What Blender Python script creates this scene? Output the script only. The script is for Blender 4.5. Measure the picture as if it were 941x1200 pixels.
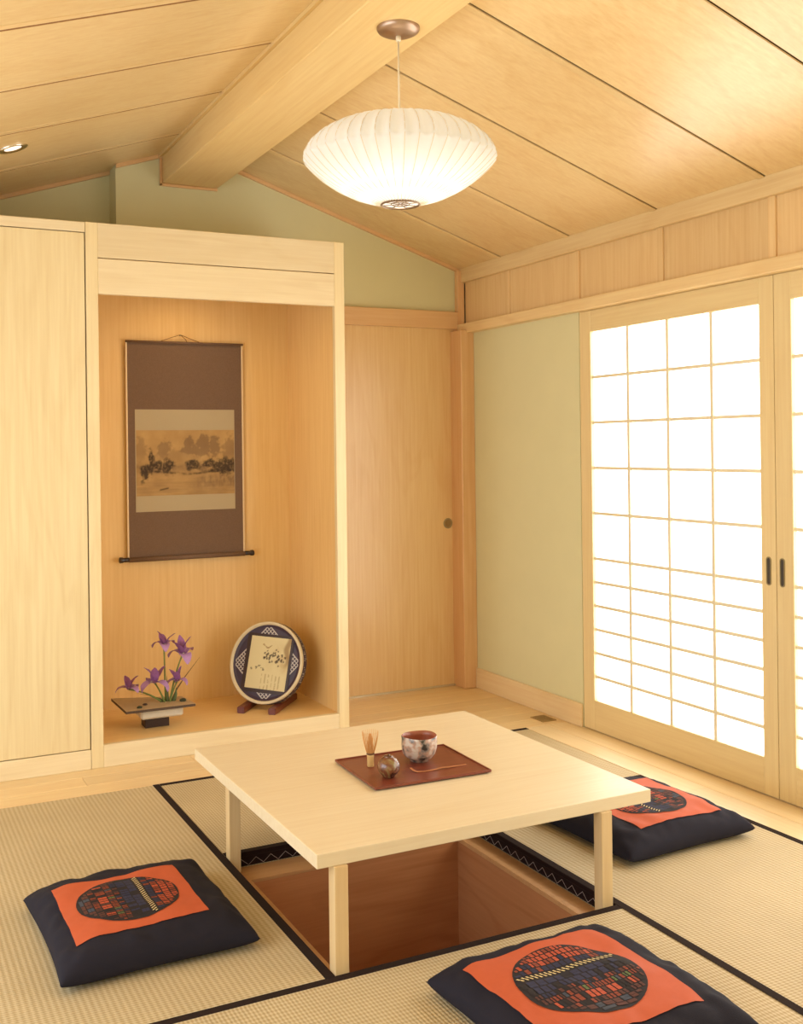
import bpy, bmesh, math, random
from mathutils import Vector, Matrix, noise

for o in list(bpy.data.objects):
    bpy.data.objects.remove(o, do_unlink=True)
scene = bpy.context.scene
C = scene.collection

# ------------------------------------------------------------------ camera
YAW, ROLL, FPX, CXP, CYP = 0.4624, 0.0122, 1246.74, 453.25, 523.87
cam_d = bpy.data.cameras.new('camera')
cam = bpy.data.objects.new('camera', cam_d)
C.objects.link(cam)
cam_d.sensor_fit = 'HORIZONTAL'
cam_d.sensor_width = 36.0
cam_d.lens = FPX / 941.0 * 36.0
cam_d.shift_x = (470.5 - CXP) / 941.0
cam_d.shift_y = (CYP - 600.0) / 941.0
cam_d.clip_start = 0.05
rot = Matrix.Rotation(-YAW, 4, 'Z') @ Matrix.Rotation(math.pi / 2, 4, 'X') @ Matrix.Rotation(-ROLL, 4, 'Z')
cam.matrix_world = Matrix.Translation((0, 0, 1.4)) @ rot
scene.camera = cam

# ------------------------------------------------------------------ light
world = bpy.data.worlds.new('world')
scene.world = world
world.use_nodes = True
bg = world.node_tree.nodes['Background']
bg.inputs['Color'].default_value = (0.97, 0.98, 1.0, 1)
bg.inputs['Strength'].default_value = 1.1
SHOJI = 3.5           # brightness of the daylit paper
LAMP_W = 1.25
ALCOVE_W = 1.7
DOWN_W = 3.0
ad = bpy.data.lights.new('assumed_left_daylight', 'AREA')      # unseen added area light, no window built: assumed daylight from the open left side
ad.shape = 'RECTANGLE'; ad.size = 3.2; ad.size_y = 1.9; ad.energy = 62.0; ad.color = (0.95, 0.98, 1.0)
ao = bpy.data.objects.new('assumed_left_daylight', ad); C.objects.link(ao)
ao.location = (-1.45, 2.4, 1.25); ao.rotation_euler = (math.pi / 2, 0, -math.pi / 2)
vs = scene.view_settings
vs.view_transform = 'Standard'
vs.look = 'None'
vs.gamma = 1.0
vs.use_curve_mapping = False
vs.exposure = 0.0

# ------------------------------------------------------------------ materials
def lin(c):
    if isinstance(c, str):
        c = [int(c[i:i + 2], 16) / 255 for i in (0, 2, 4)]
    return tuple(((x / 12.92) if x <= 0.04045 else ((x + 0.055) / 1.055) ** 2.4) for x in c) + (1.0,)

def new_mat(name):
    m = bpy.data.materials.new(name)
    m.use_nodes = True
    nt = m.node_tree
    return m, nt, nt.nodes['Principled BSDF']

def N(nt, t, **kw):
    n = nt.nodes.new(t)
    for k, v in kw.items():
        if k in n.inputs:
            n.inputs[k].default_value = v
        else:
            setattr(n, k, v)
    return n

def plain(name, col, rough=0.6, metal=0.0, spec=0.5, var=0.0, vscale=40, bump=0.0, bscale=200, coat=0.0):
    m, nt, b = new_mat(name)
    b.inputs['Base Color'].default_value = lin(col)
    b.inputs['Roughness'].default_value = rough
    b.inputs['Metallic'].default_value = metal
    b.inputs['Specular IOR Level'].default_value = spec
    b.inputs['Coat Weight'].default_value = coat
    b.inputs['Coat Roughness'].default_value = 0.15
    tc = N(nt, 'ShaderNodeTexCoord')
    if var > 0:
        nz = N(nt, 'ShaderNodeTexNoise', Scale=vscale, Detail=4.0)
        nt.links.new(tc.outputs['Object'], nz.inputs['Vector'])
        mx = N(nt, 'ShaderNodeMix', data_type='RGBA')
        c = lin(col)
        mx.inputs['A'].default_value = tuple(x * (1 - var) for x in c[:3]) + (1,)
        mx.inputs['B'].default_value = tuple(min(1, x * (1 + var)) for x in c[:3]) + (1,)
        nt.links.new(nz.outputs['Fac'], mx.inputs['Factor'])
        nt.links.new(mx.outputs['Result'], b.inputs['Base Color'])
    if bump > 0:
        n2 = N(nt, 'ShaderNodeTexNoise', Scale=bscale, Detail=3.0)
        nt.links.new(tc.outputs['Object'], n2.inputs['Vector'])
        bp = N(nt, 'ShaderNodeBump', Strength=bump, Distance=0.002)
        nt.links.new(n2.outputs['Fac'], bp.inputs['Height'])
        nt.links.new(bp.outputs['Normal'], b.inputs['Normal'])
    return m

def wood(name, light, dark, axis='Z', rough=0.42, coat=0.25, figure=0.5, scale=1.0, pervar=0.06):
    """satin finished maple: fine streaks and soft cathedral figure along one axis"""
    m, nt, b = new_mat(name)
    L = nt.links.new
    tc = N(nt, 'ShaderNodeTexCoord')
    oi = N(nt, 'ShaderNodeObjectInfo')
    off = N(nt, 'ShaderNodeVectorMath', operation='MULTIPLY_ADD')
    cmb = N(nt, 'ShaderNodeCombineXYZ')
    for i in range(3):
        L(oi.outputs['Random'], cmb.inputs[i])
    L(cmb.outputs[0], off.inputs[0])
    off.inputs[1].default_value = (37.0, 53.0, 71.0)
    L(tc.outputs['Object'], off.inputs[2])
    def mapped(across, along):
        mp = N(nt, 'ShaderNodeMapping')
        s = [across * scale] * 3
        s['XYZ'.index(axis)] = along * scale
        mp.inputs['Scale'].default_value = s
        L(off.outputs[0], mp.inputs['Vector'])
        return mp
    fine = N(nt, 'ShaderNodeTexNoise', Scale=1.0, Detail=5.0, Roughness=0.6)
    L(mapped(70, 2.2).outputs[0], fine.inputs['Vector'])
    big = N(nt, 'ShaderNodeTexNoise', Scale=1.0, Detail=2.0, Roughness=0.5, Distortion=0.6)
    L(mapped(5, 0.9).outputs[0], big.inputs['Vector'])
    rings = N(nt, 'ShaderNodeMath', operation='MULTIPLY')
    L(big.outputs['Fac'], rings.inputs[0]); rings.inputs[1].default_value = 26.0
    sn = N(nt, 'ShaderNodeMath', operation='SINE')
    L(rings.outputs[0], sn.inputs[0])
    pw = N(nt, 'ShaderNodeMapRange')
    pw.inputs['From Min'].default_value = 0.35; pw.inputs['From Max'].default_value = 1.0
    pw.inputs['To Min'].default_value = 0.0; pw.inputs['To Max'].default_value = figure * 0.45
    L(sn.outputs[0], pw.inputs['Value'])
    fr = N(nt, 'ShaderNodeMapRange')
    fr.inputs['From Min'].default_value = 0.3; fr.inputs['From Max'].default_value = 0.75
    fr.inputs['To Min'].default_value = 0.0; fr.inputs['To Max'].default_value = 0.55
    L(fine.outputs['Fac'], fr.inputs['Value'])
    ad = N(nt, 'ShaderNodeMath', operation='ADD'); ad.use_clamp = True
    L(pw.outputs[0], ad.inputs[0]); L(fr.outputs[0], ad.inputs[1])
    mx = N(nt, 'ShaderNodeMix', data_type='RGBA')
    mx.inputs['A'].default_value = lin(light); mx.inputs['B'].default_value = lin(dark)
    L(ad.outputs[0], mx.inputs['Factor'])
    hsv = N(nt, 'ShaderNodeHueSaturation')
    vr = N(nt, 'ShaderNodeMapRange')
    vr.inputs['To Min'].default_value = 1 - pervar; vr.inputs['To Max'].default_value = 1 + pervar
    L(oi.outputs['Random'], vr.inputs['Value'])
    L(vr.outputs[0], hsv.inputs['Value'])
    L(mx.outputs['Result'], hsv.inputs['Color'])
    L(hsv.outputs[0], b.inputs['Base Color'])
    b.inputs['Roughness'].default_value = rough
    b.inputs['Coat Weight'].default_value = coat
    b.inputs['Coat Roughness'].default_value = 0.28
    bp = N(nt, 'ShaderNodeBump', Strength=0.05, Distance=0.001)
    L(fine.outputs['Fac'], bp.inputs['Height'])
    L(bp.outputs['Normal'], b.inputs['Normal'])
    return m

def vcol_mat(name, rough=0.8):
    m, nt, b = new_mat(name)
    at = N(nt, 'ShaderNodeAttribute', attribute_name='Col')
    nt.links.new(at.outputs['Color'], b.inputs['Base Color'])
    b.inputs['Roughness'].default_value = rough
    return m

MAPLE_L, MAPLE_D = 'ecd8ab', 'd8b986'
W = {
    'mapleZ': wood('maple_vertical', 'ecdbae', 'd9bf8a', 'Z', figure=0.35),
    'mapleX': wood('maple_across', 'ecdcb6', 'dac294', 'X', figure=0.4),
    'mapleY': wood('maple_lengthwise', 'ecd3a0', 'd6b078', 'Y', figure=0.35),
    'shojiZ': wood('shoji_wood_vertical', 'ecd8a6', 'dcbf88', 'Z', figure=0.2, pervar=0.02),
    'shojiY': wood('shoji_wood_lengthwise', 'ecd8a6', 'dcbf88', 'Y', figure=0.2, pervar=0.02),
    'muntZ': wood('muntin_wood_vertical', 'f2ead0', 'e2d4ac', 'Z', figure=0.1, pervar=0.01),
    'muntY': wood('muntin_wood_lengthwise', 'f2ead0', 'e2d4ac', 'Y', figure=0.1, pervar=0.01),
    'ceil': wood('ceiling_maple', 'eed4a0', 'dab272', 'X', rough=0.33, coat=0.6, figure=0.45, pervar=0.05),
    'beam': wood('beam_maple', 'eed296', 'deb672', 'Y', rough=0.4, figure=0.3),
    'frieze': wood('frieze_maple', 'eacc98', 'd8ae74', 'Z', figure=0.25),
    'doorZ': wood('door_maple', 'ebcb94', 'd9aa6c', 'Z', rough=0.32, coat=0.5, figure=0.3),
    'casing': wood('casing_maple', 'e9c08c', 'd69f66', 'Z', figure=0.25),
    'casingX': wood('casing_maple_across', 'e9c390', 'd7a46c', 'X', figure=0.25),
    'alcove': wood('alcove_maple', 'ebc787', 'd9ac68', 'Z', figure=0.25),
    'alcX': wood('alcove_maple_across', 'ebc787', 'd9ac68', 'X', figure=0.25),
    'floorX': wood('floor_maple_across', 'ecd2a0', 'dcb47c', 'X', rough=0.35, coat=0.3, figure=0.3, pervar=0.06),
    'floorY': wood('floor_maple_lengthwise', 'ecd6aa', 'dcba86', 'Y', rough=0.35, coat=0.3, figure=0.3, pervar=0.06),
    'tableX': wood('table_maple', 'e2d4b4', 'd3be96', 'X', rough=0.4, coat=0.2, figure=0.2),
    'tableZ': wood('table_leg_maple', 'dfc596', 'cba670', 'Z', rough=0.4, coat=0.2, figure=0.15),
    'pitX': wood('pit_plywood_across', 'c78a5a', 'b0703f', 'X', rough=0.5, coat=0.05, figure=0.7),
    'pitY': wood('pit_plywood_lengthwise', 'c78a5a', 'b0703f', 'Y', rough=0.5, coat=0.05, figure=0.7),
    'ledge': wood('ledge_wood', 'cf9f6b', 'b98450', 'X', rough=0.5, coat=0.1, figure=0.3),
    'tray': wood('tray_lacquered_wood', '7d3a25', '5f2819', 'X', rough=0.38, coat=0.25, figure=0.3),
    'redwood': wood('stand_rosewood', '6d2a1a', '4c190f', 'Y', rough=0.35, coat=0.3, figure=0.3),
}
M = {
    'green': plain('green_plaster', 'dedab0', 0.95, spec=0.1, var=0.03, vscale=6, bump=0.12, bscale=90),
    'backing': plain('dark_gap', '7a5a34', 0.9),
    'joint_shade': plain('joint_shade_brown', '94653a', 0.7),  # shade of the left ceiling joints, put into the colour
    'black': plain('tatami_binding_black', '2c211d', 0.95, spec=0.15, var=0.25, vscale=120, bump=0.3, bscale=500),
    'stripcloth': plain('dark_edge_cloth', '241614', 0.95, spec=0.1, var=0.3, vscale=150),
    'thread': plain('pale_thread', 'b9a9a0', 0.9),
    'navy': plain('navy_cotton', '23212b', 0.85, spec=0.2, var=0.12, vscale=300, bump=0.25, bscale=400),
    'orange': plain('orange_silk', 'bf5b38', 0.7, spec=0.3, var=0.06, vscale=60, bump=0.15, bscale=300),
    'p_black': plain('patch_black', '211a1c', 0.85),
    'p_navy': plain('patch_navy', '2a2a45', 0.85),
    'p_rust': plain('patch_rust', '84391f', 0.8),
    'p_orange': plain('patch_orange', 'b04c2c', 0.8),
    'p_brown': plain('patch_brown', '553028', 0.85),
    'p_green': plain('patch_green', '5d6b3e', 0.85),
    'p_slate': plain('patch_slate', '3f4450', 0.85),
    'cream_thread': plain('cream_braid', 'd9c48d', 0.85),
    'nickel': plain('brushed_nickel', 'b39a86', 0.38, metal=1.0, var=0.08, vscale=30),
    'pull': plain('pull_metal', 'a3956f', 0.45, metal=0.4),
    'dish': plain('pull_dish_brass', '9a8458', 0.4, metal=0.5),
    'pulldark': plain('pull_recess', '55504a', 0.6, metal=0.6),
    'cord': plain('white_cord', 'e9dcc0', 0.6),
    'scrollcloth': plain('scroll_brown_brocade', '7a6353', 0.9, spec=0.15, var=0.22, vscale=180, bump=0.2, bscale=400),
    'scrolledge': plain('scroll_cream_edge', 'ead2ab', 0.8),
    'scrollsilk': plain('scroll_grey_silk', 'b7a88a', 0.8, var=0.05, vscale=200),
    'ebony': plain('ebony_wood', '2a1a14', 0.35, coat=0.3),
    'string': plain('brown_string', '8a5a2e', 0.9),
    'whitestone': plain('white_glaze', 'd9cfbb', 0.35, var=0.1, vscale=60),
    'slab': plain('ash_glazed_slab', 'b39a76', 0.55, var=0.15, vscale=50),
    'slabedge': plain('slab_dark_body', '4e3d2f', 0.7),
    'darkclay': plain('dark_lacquer', '33201c', 0.4),
    'petal': plain('iris_petal', '935f96', 0.6, var=0.3, vscale=60),
    'petal2': plain('iris_petal_light', 'ab82b6', 0.6, var=0.2, vscale=60),
    'petalc': plain('iris_signal', 'e8dfd0', 0.6),
    'stem': plain('iris_stem', '6d7a3a', 0.6, var=0.15, vscale=40),
    'leaf': plain('iris_leaf', '4d5a2a', 0.6),
    'leafdark': plain('moss_dark', '33361c', 0.8),
    'twig': plain('dry_twig', '6b4a2a', 0.8),
    'bamboo': plain('bamboo_pale', 'cfa96a', 0.55, var=0.1, vscale=80),
    'tine': plain('bamboo_tine', 'd39a58', 0.6),
    'scoop': plain('scoop_bamboo', 'b5764a', 0.5, var=0.08, vscale=60),
    'platein': plain('plate_navy', '3a2d40', 0.45),
    'platerim': plain('plate_cream_band', 'd8c9a6', 0.45),
    'lattice': plain('plate_lattice_white', 'bdb6b0', 0.5),
    'ring': plain('lamp_ring', '8f7a63', 0.4, metal=0.8),
    'chrome': plain('downlight_chrome', 'e6e0d2', 0.12, metal=1.0),
    'vent': plain('vent_bronze', 'a98c58', 0.5, metal=0.3),
    'ventdark': plain('vent_slot', '5d4a2c', 0.8),
    'door_gleam': plain('door_gap_gleam', 'd9cdb4', 0.3, metal=0.6),  # pale colour for the light showing under the door
}
M.update(W)

def tatami(name, along):
    m, nt, b = new_mat(name)
    L = nt.links.new
    tc = N(nt, 'ShaderNodeTexCoord')
    sp = N(nt, 'ShaderNodeSeparateXYZ')
    L(tc.outputs['Object'], sp.inputs[0])
    A, B = ('X', 'Y') if along == 'X' else ('Y', 'X')
    def sine(sock, freq, ph=None):
        mu = N(nt, 'ShaderNodeMath', operation='MULTIPLY_ADD')
        L(sock, mu.inputs[0]); mu.inputs[1].default_value = freq
        if ph is not None: L(ph, mu.inputs[2])
        else: mu.inputs[2].default_value = 0
        s = N(nt, 'ShaderNodeMath', operation='SINE'); L(mu.outputs[0], s.inputs[0])
        return s.outputs[0]
    row = sine(sp.outputs[A], 2 * math.pi / 0.0105)         # rush ribs across the mat
    cell = sine(sp.outputs[B], 2 * math.pi / 0.0165)        # warp pulls
    nz = N(nt, 'ShaderNodeTexNoise', Scale=220.0, Detail=3.0)
    L(tc.outputs['Object'], nz.inputs['Vector'])
    nb = N(nt, 'ShaderNodeTexNoise', Scale=3.0, Detail=3.0)
    L(tc.outputs['Object'], nb.inputs['Vector'])
    h1 = N(nt, 'ShaderNodeMath', operation='MULTIPLY_ADD')
    L(row, h1.inputs[0]); h1.inputs[1].default_value = 0.55; L(nz.outputs['Fac'], h1.inputs[2])
    h2 = N(nt, 'ShaderNodeMath', operation='MULTIPLY_ADD')
    L(cell, h2.inputs[0]); h2.inputs[1].default_value = 0.4; L(h1.outputs[0], h2.inputs[2])
    mr = N(nt, 'ShaderNodeMapRange')
    mr.inputs['From Min'].default_value = -0.3; mr.inputs['From Max'].default_value = 1.2
    L(h2.outputs[0], mr.inputs['Value'])
    mx = N(nt, 'ShaderNodeMix', data_type='RGBA')
    mx.inputs['A'].default_value = lin('b8a176'); mx.inputs['B'].default_value = lin('dccba6')
    L(mr.outputs[0], mx.inputs['Factor'])
    mx2 = N(nt, 'ShaderNodeMix', data_type='RGBA', blend_type='MULTIPLY')
    mx2.inputs['Factor'].default_value = 0.25
    L(mx.outputs['Result'], mx2.inputs['A']); L(nb.outputs['Fac'], mx2.inputs['B'])
    L(mx2.outputs['Result'], b.inputs['Base Color'])
    b.inputs['Roughness'].default_value = 0.7
    b.inputs['Specular IOR Level'].default_value = 0.3
    bp = N(nt, 'ShaderNodeBump', Strength=0.45, Distance=0.0015)
    L(h2.outputs[0], bp.inputs['Height'])
    L(bp.outputs['Normal'], b.inputs['Normal'])
    return m
M['tatX'] = tatami('tatami_rush_x', 'X')
M['tatY'] = tatami('tatami_rush_y', 'Y')

def emis(name, col, strength, base='f4efe4'):
    m, nt, b = new_mat(name)
    b.inputs['Base Color'].default_value = lin(base)
    b.inputs['Roughness'].default_value = 0.9
    b.inputs['Emission Color'].default_value = col + (1,)
    b.inputs['Emission Strength'].default_value = strength
    return m
M['paper'] = emis('daylit_shoji_paper', (1.0, 0.985, 0.97), SHOJI)
M['bulb'] = emis('glowing_bulb', (1.0, 0.85, 0.6), 6.0)
M['frost'] = emis('frosted_lens', (1.0, 0.93, 0.8), 0.8)
M['led'] = emis('alcove_lamp_lens', (1.0, 0.8, 0.5), 4.0)

def shade_mat():
    m, nt, b = new_mat('lamp_shade_skin')
    b.inputs['Base Color'].default_value = lin('f1f3f2')
    b.inputs['Roughness'].default_value = 0.7
    tr = N(nt, 'ShaderNodeBsdfTranslucent')
    tr.inputs['Color'].default_value = lin('f1f3f3')
    mx = N(nt, 'ShaderNodeMixShader'); mx.inputs[0].default_value = 0.5
    nt.links.new(b.outputs[0], mx.inputs[1]); nt.links.new(tr.outputs[0], mx.inputs[2])
    nt.links.new(mx.outputs[0], nt.nodes['Material Output'].inputs['Surface'])
    return m
M['shade'] = shade_mat()

def bowl_mat():
    m, nt, b = new_mat('raku_glaze')
    L = nt.links.new
    tc = N(nt, 'ShaderNodeTexCoord')
    n1 = N(nt, 'ShaderNodeTexNoise', Scale=38.0, Detail=6.0, Distortion=0.35)
    L(tc.outputs['Object'], n1.inputs['Vector'])
    r = N(nt, 'ShaderNodeValToRGB')
    cr = r.color_ramp
    cr.elements[0].position = 0.36; cr.elements[0].color = lin('2c2522')
    cr.elements[1].position = 0.62; cr.elements[1].color = lin('c9bcae')
    e = cr.elements.new(0.44); e.color = lin('8d8178')
    e = cr.elements.new(0.52); e.color = lin('b8927c')
    L(n1.outputs['Fac'], r.inputs[0]); L(r.outputs[0], b.inputs['Base Color'])
    b.inputs['Roughness'].default_value = 0.3
    b.inputs['Coat Weight'].default_value = 0.3
    return m
M['raku'] = bowl_mat()
M['rakuin'] = plain('bowl_red_interior', '9a5438', 0.4, var=0.15, vscale=40, coat=0.3)

def caddy_mat():
    m, nt, b = new_mat('caddy_glaze')
    L = nt.links.new
    tc = N(nt, 'ShaderNodeTexCoord')
    n1 = N(nt, 'ShaderNodeTexNoise', Scale=18.0, Detail=4.0, Distortion=2.0)
    L(tc.outputs['Object'], n1.inputs['Vector'])
    r = N(nt, 'ShaderNodeValToRGB')
    cr = r.color_ramp
    cr.elements[0].position = 0.35; cr.elements[0].color = lin('3c241a')
    cr.elements[1].position = 0.65; cr.elements[1].color = lin('8a7a4c')
    e = cr.elements.new(0.5); e.color = lin('7a4a30')
    L(n1.outputs['Fac'], r.inputs[0]); L(r.outputs[0], b.inputs['Base Color'])
    b.inputs['Roughness'].default_value = 0.18
    b.inputs['Coat Weight'].default_value = 0.5
    return m
M['caddy'] = caddy_mat()

# ------------------------------------------------------------------ object helpers
def wloc(o):
    v = Vector(o.location)
    while o.parent:
        o = o.parent
        v = v + Vector(o.location)
    return v

def tag(o, label=None, cat=None, group=None, kind=None):
    if label: o['label'] = label
    if cat: o['category'] = cat
    if group: o['group'] = group
    if kind: o['kind'] = kind
    return o

def empty(name, loc, rz=0.0):
    o = bpy.data.objects.new(name, None)
    o.empty_display_size = 0.05
    C.objects.link(o)
    o.location = loc
    o.rotation_euler = (0, 0, rz)
    return o

def link(name, me, mat=None, parent=None, loc=(0, 0, 0)):
    o = bpy.data.objects.new(name, me)
    C.objects.link(o)
    if mat is not None and len(me.materials) == 0:
        for mm in (mat if isinstance(mat, (list, tuple)) else [mat]):
            me.materials.append(mm if not isinstance(mm, str) else M[mm])
    if parent: o.parent = parent
    o.location = loc
    return o

_cache = {}
def box(name, lo, hi, mat, parent=None, bev=0.002, local=False):
    """box between two world corners (or parent-local corners), origin at its centre"""
    lo, hi = Vector(lo), Vector(hi)
    d = hi - lo
    key = (round(d.x, 4), round(d.y, 4), round(d.z, 4), mat, bev)
    me = _cache.get(key)
    if me is None:
        bm = bmesh.new()
        bmesh.ops.create_cube(bm, size=1.0)
        for v in bm.verts:
            v.co = Vector((v.co.x * d.x, v.co.y * d.y, v.co.z * d.z))
        b = min(bev, min(d) * 0.3)
        if b > 0:
            bmesh.ops.bevel(bm, geom=bm.edges[:], offset=b, segments=1, affect='EDGES')
        me = bpy.data.meshes.new(name)
        bm.to_mesh(me); bm.free()
        me.materials.append(M[mat])
        _cache[key] = me
    c = (lo + hi) / 2
    if parent and not local:
        c = c - wloc(parent)
    return link(name, me, None, parent, c)

def pydata(name, verts, faces, mat, parent=None, smooth=False, loc=(0, 0, 0), mi=None):
    me = bpy.data.meshes.new(name)
    me.from_pydata([tuple(v) for v in verts], [], faces)
    me.validate()
    bm = bmesh.new(); bm.from_mesh(me)
    bmesh.ops.recalc_face_normals(bm, faces=bm.faces)
    bm.to_mesh(me); bm.free()
    o = link(name, me, mat, parent, loc)
    if smooth:
        for p in me.polygons: p.use_smooth = True
    return o

class MB:
    """collects vertices and faces of one mesh"""
    def __init__(s): s.v = []; s.f = []; s.m = []
    def add(s, vs, fs, mi=0):
        n = len(s.v)
        s.v += [tuple(v) for v in vs]
        for f in fs:
            s.f.append(tuple(i + n for i in f)); s.m.append(mi)
    def tube(s, pts, rad, seg=8, mi=0, cap=True):
        pts = [Vector(p) for p in pts]
        rads = rad if isinstance(rad, (list, tuple)) else [rad] * len(pts)
        n = len(pts); vs = []; fs = []
        up = Vector((0, 0, 1))
        for i, p in enumerate(pts):
            t = (pts[min(i + 1, n - 1)] - pts[max(i - 1, 0)]).normalized()
            a = t.cross(up)
            if a.length < 1e-3: a = t.cross(Vector((1, 0, 0)))
            a.normalize(); b = t.cross(a).normalized()
            for k in range(seg):
                th = 2 * math.pi * k / seg
                vs.append(p + (a * math.cos(th) + b * math.sin(th)) * rads[i])
        for i in range(n - 1):
            for k in range(seg):
                k2 = (k + 1) % seg
                fs.append((i * seg + k, i * seg + k2, (i + 1) * seg + k2, (i + 1) * seg + k))
        if cap:
            fs.append(tuple(range(seg))[::-1]); fs.append(tuple((n - 1) * seg + k for k in range(seg)))
        s.add(vs, fs, mi)
    def lathe(s, prof, seg=32, mi=0, org=(0, 0, 0), close=False):
        vs = []; fs = []
        for (r, z) in prof:
            for k in range(seg):
                th = 2 * math.pi * k / seg
                vs.append((org[0] + r * math.cos(th), org[1] + r * math.sin(th), org[2] + z))
        n = len(prof)
        for i in range(n - 1):
            for k in range(seg):
                k2 = (k + 1) % seg
                fs.append((i * seg + k, i * seg + k2, (i + 1) * seg + k2, (i + 1) * seg + k))
        if close:
            fs.append(tuple(range(seg))[::-1]); fs.append(tuple((n - 1) * seg + k for k in range(seg)))
        s.add(vs, fs, mi)
    def box(s, lo, hi, mi=0):
        x0, y0, z0 = lo; x1, y1, z1 = hi
        s.add([(x0, y0, z0), (x1, y0, z0), (x1, y1, z0), (x0, y1, z0), (x0, y0, z1), (x1, y0, z1), (x1, y1, z1), (x0, y1, z1)],
              [(0, 3, 2, 1), (4, 5, 6, 7), (0, 1, 5, 4), (1, 2, 6, 5), (2, 3, 7, 6), (3, 0, 4, 7)], mi)
    def build(s, name, mats, parent=None, smooth=False, loc=(0, 0, 0), mat_world=None):
        o = pydata(name, s.v, s.f, None, parent, smooth, loc)
        for mm in (mats if isinstance(mats, (list, tuple)) else [mats]):
            o.data.materials.append(M[mm])
        if len(o.data.polygons) == len(s.m):
            for p, i in zip(o.data.polygons, s.m): p.material_index = i
        return o

def prism(name, poly, axis, a0, a1, mat, parent=None):
    """extrude a polygon. axis 'Y': poly in (x,z); axis 'Z': poly in (x,y)"""
    n = len(poly)
    def pt(p, a): return (p[0], a, p[1]) if axis == 'Y' else (p[0], p[1], a)
    vs = [pt(p, a0) for p in poly] + [pt(p, a1) for p in poly]
    fs = [tuple(range(n)), tuple(range(n, 2 * n))] + [(i, (i + 1) % n, n + (i + 1) % n, n + i) for i in range(n)]
    if parent:
        w = wloc(parent); vs = [Vector(v) - w for v in vs]
    return pydata(name, vs, fs, mat, parent)

# ------------------------------------------------------------------ key measures (metres)
XR, YB, YN = 3.211, 5.43, 4.769
HX0, HX1, HY0, HY1 = 1.118, 2.052, 2.589, 3.530      # hole of the sunken seat
TX1, TY1 = 2.955, 4.420                              # tatami field
SLP, ZR, XC = 0.33, 2.975, 1.575                     # roof slope, ridge height, ridge line
BX0, BX1, BZ0 = 1.428, 1.721, 2.775                  # ridge beam
def zc(x): return ZR - SLP * abs(x - XC)
YNEAR = -0.4

# ------------------------------------------------------------------ setting: floor
floor = tag(box('floor', (-1.4, YNEAR, -0.75), (3.4, 5.7, -0.66), 'backing', bev=0), kind='structure',
            label='maple plank floor around the tatami field')
# bed under the mats, left open at the sunken seat (ledge of 7 cm stays around the pit)
PX0, PX1, PY0, PY1 = 1.160, 1.985, 2.660, 3.423
for lo, hi in (((-1.4, YNEAR, -0.66), (PX0, 5.7, -0.06)), ((PX1, YNEAR, -0.66), (3.4, 5.7, -0.06)),
               ((PX0, YNEAR, -0.66), (PX1, PY0, -0.06)), ((PX0, PY1, -0.66), (PX1, 5.7, -0.06))):
    box('floor_bed', lo, hi, 'backing', floor, bev=0)
random.seed(4)
# planks behind the mats run across the room
y = TY1 + 0.001
k = 0
while y < YB - 0.02:
    y2 = min(y + 0.125, YB)
    xs = [-1.3, 0.35 + 0.5 * ((k * 7) % 3), 1.9 + 0.35 * ((k * 5) % 3), XR]
    for a, b in zip(xs[:-1], xs[1:]):
        box('plank', (a, y, -0.06), (b - 0.0012, y2 - 0.0012, 0.0), 'floorX', floor, bev=0.0015)
    y = y2; k += 1
# planks beside the shoji run lengthwise
for i, (a, b) in enumerate(((TX1, 3.083), (3.083, 3.26))):
    ys = [YNEAR, 1.4 + 0.5 * i, 3.3 - 0.6 * i, TY1]
    for c, d in zip(ys[:-1], ys[1:]):
        box('plank', (a + 0.001, c, -0.06), (b - 0.0012, d - 0.0012, 0.0), 'floorY', floor, bev=0.0015)
# planks left of and in front of the mats
for i in range(8):
    box('plank', (0.19 - 0.2 * (i + 1), YNEAR, -0.06), (0.19 - 0.2 * i - 0.0012, TY1, 0.0), 'floorY', floor, bev=0.0015)
for i in range(10):
    box('plank', (0.191, YNEAR + 0.205 * i, -0.06), (TX1 - 0.001, YNEAR + 0.205 * (i + 1) - 0.0012, 0.0), 'floorX', floor, bev=0.0015)

# sunken seat lining
pit = tag(empty('pit_lining', (1.585, 3.04, -0.66)), kind='structure',
          label='reddish brown plywood lining of the sunken floor well under the table')
t = 0.012
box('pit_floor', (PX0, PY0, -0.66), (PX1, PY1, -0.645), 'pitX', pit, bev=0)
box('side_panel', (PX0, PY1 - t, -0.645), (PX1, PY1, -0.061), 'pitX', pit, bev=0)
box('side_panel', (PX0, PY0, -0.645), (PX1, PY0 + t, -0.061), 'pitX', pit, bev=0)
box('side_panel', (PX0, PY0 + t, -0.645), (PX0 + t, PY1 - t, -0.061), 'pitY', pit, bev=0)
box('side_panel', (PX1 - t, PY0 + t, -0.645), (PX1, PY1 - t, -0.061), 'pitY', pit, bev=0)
e = 0.0015
box('ledge', (HX0 + e, PY1 - t, -0.061), (HX1 - e, HY1 - e, -0.049), 'ledge', pit, bev=0.001)
box('ledge', (HX0 + e, HY0 + e, -0.061), (HX1 - e, PY0 + t, -0.049), 'ledge', pit, bev=0.001)
box('ledge', (PX1 - t, PY0 + t, -0.061), (HX1 - e, PY1 - t, -0.049), 'ledge', pit, bev=0.001)
box('ledge', (HX0 + e, PY0 + t, -0.061), (PX0 + t, PY1 - t, -0.049), 'ledge', pit, bev=0.001)
box('ledge_lip', (PX1 - t, PY0 + t, -0.049), (PX1 + 0.012, PY1 - t, -0.045), 'ledge', pit, bev=0.001)

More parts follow.
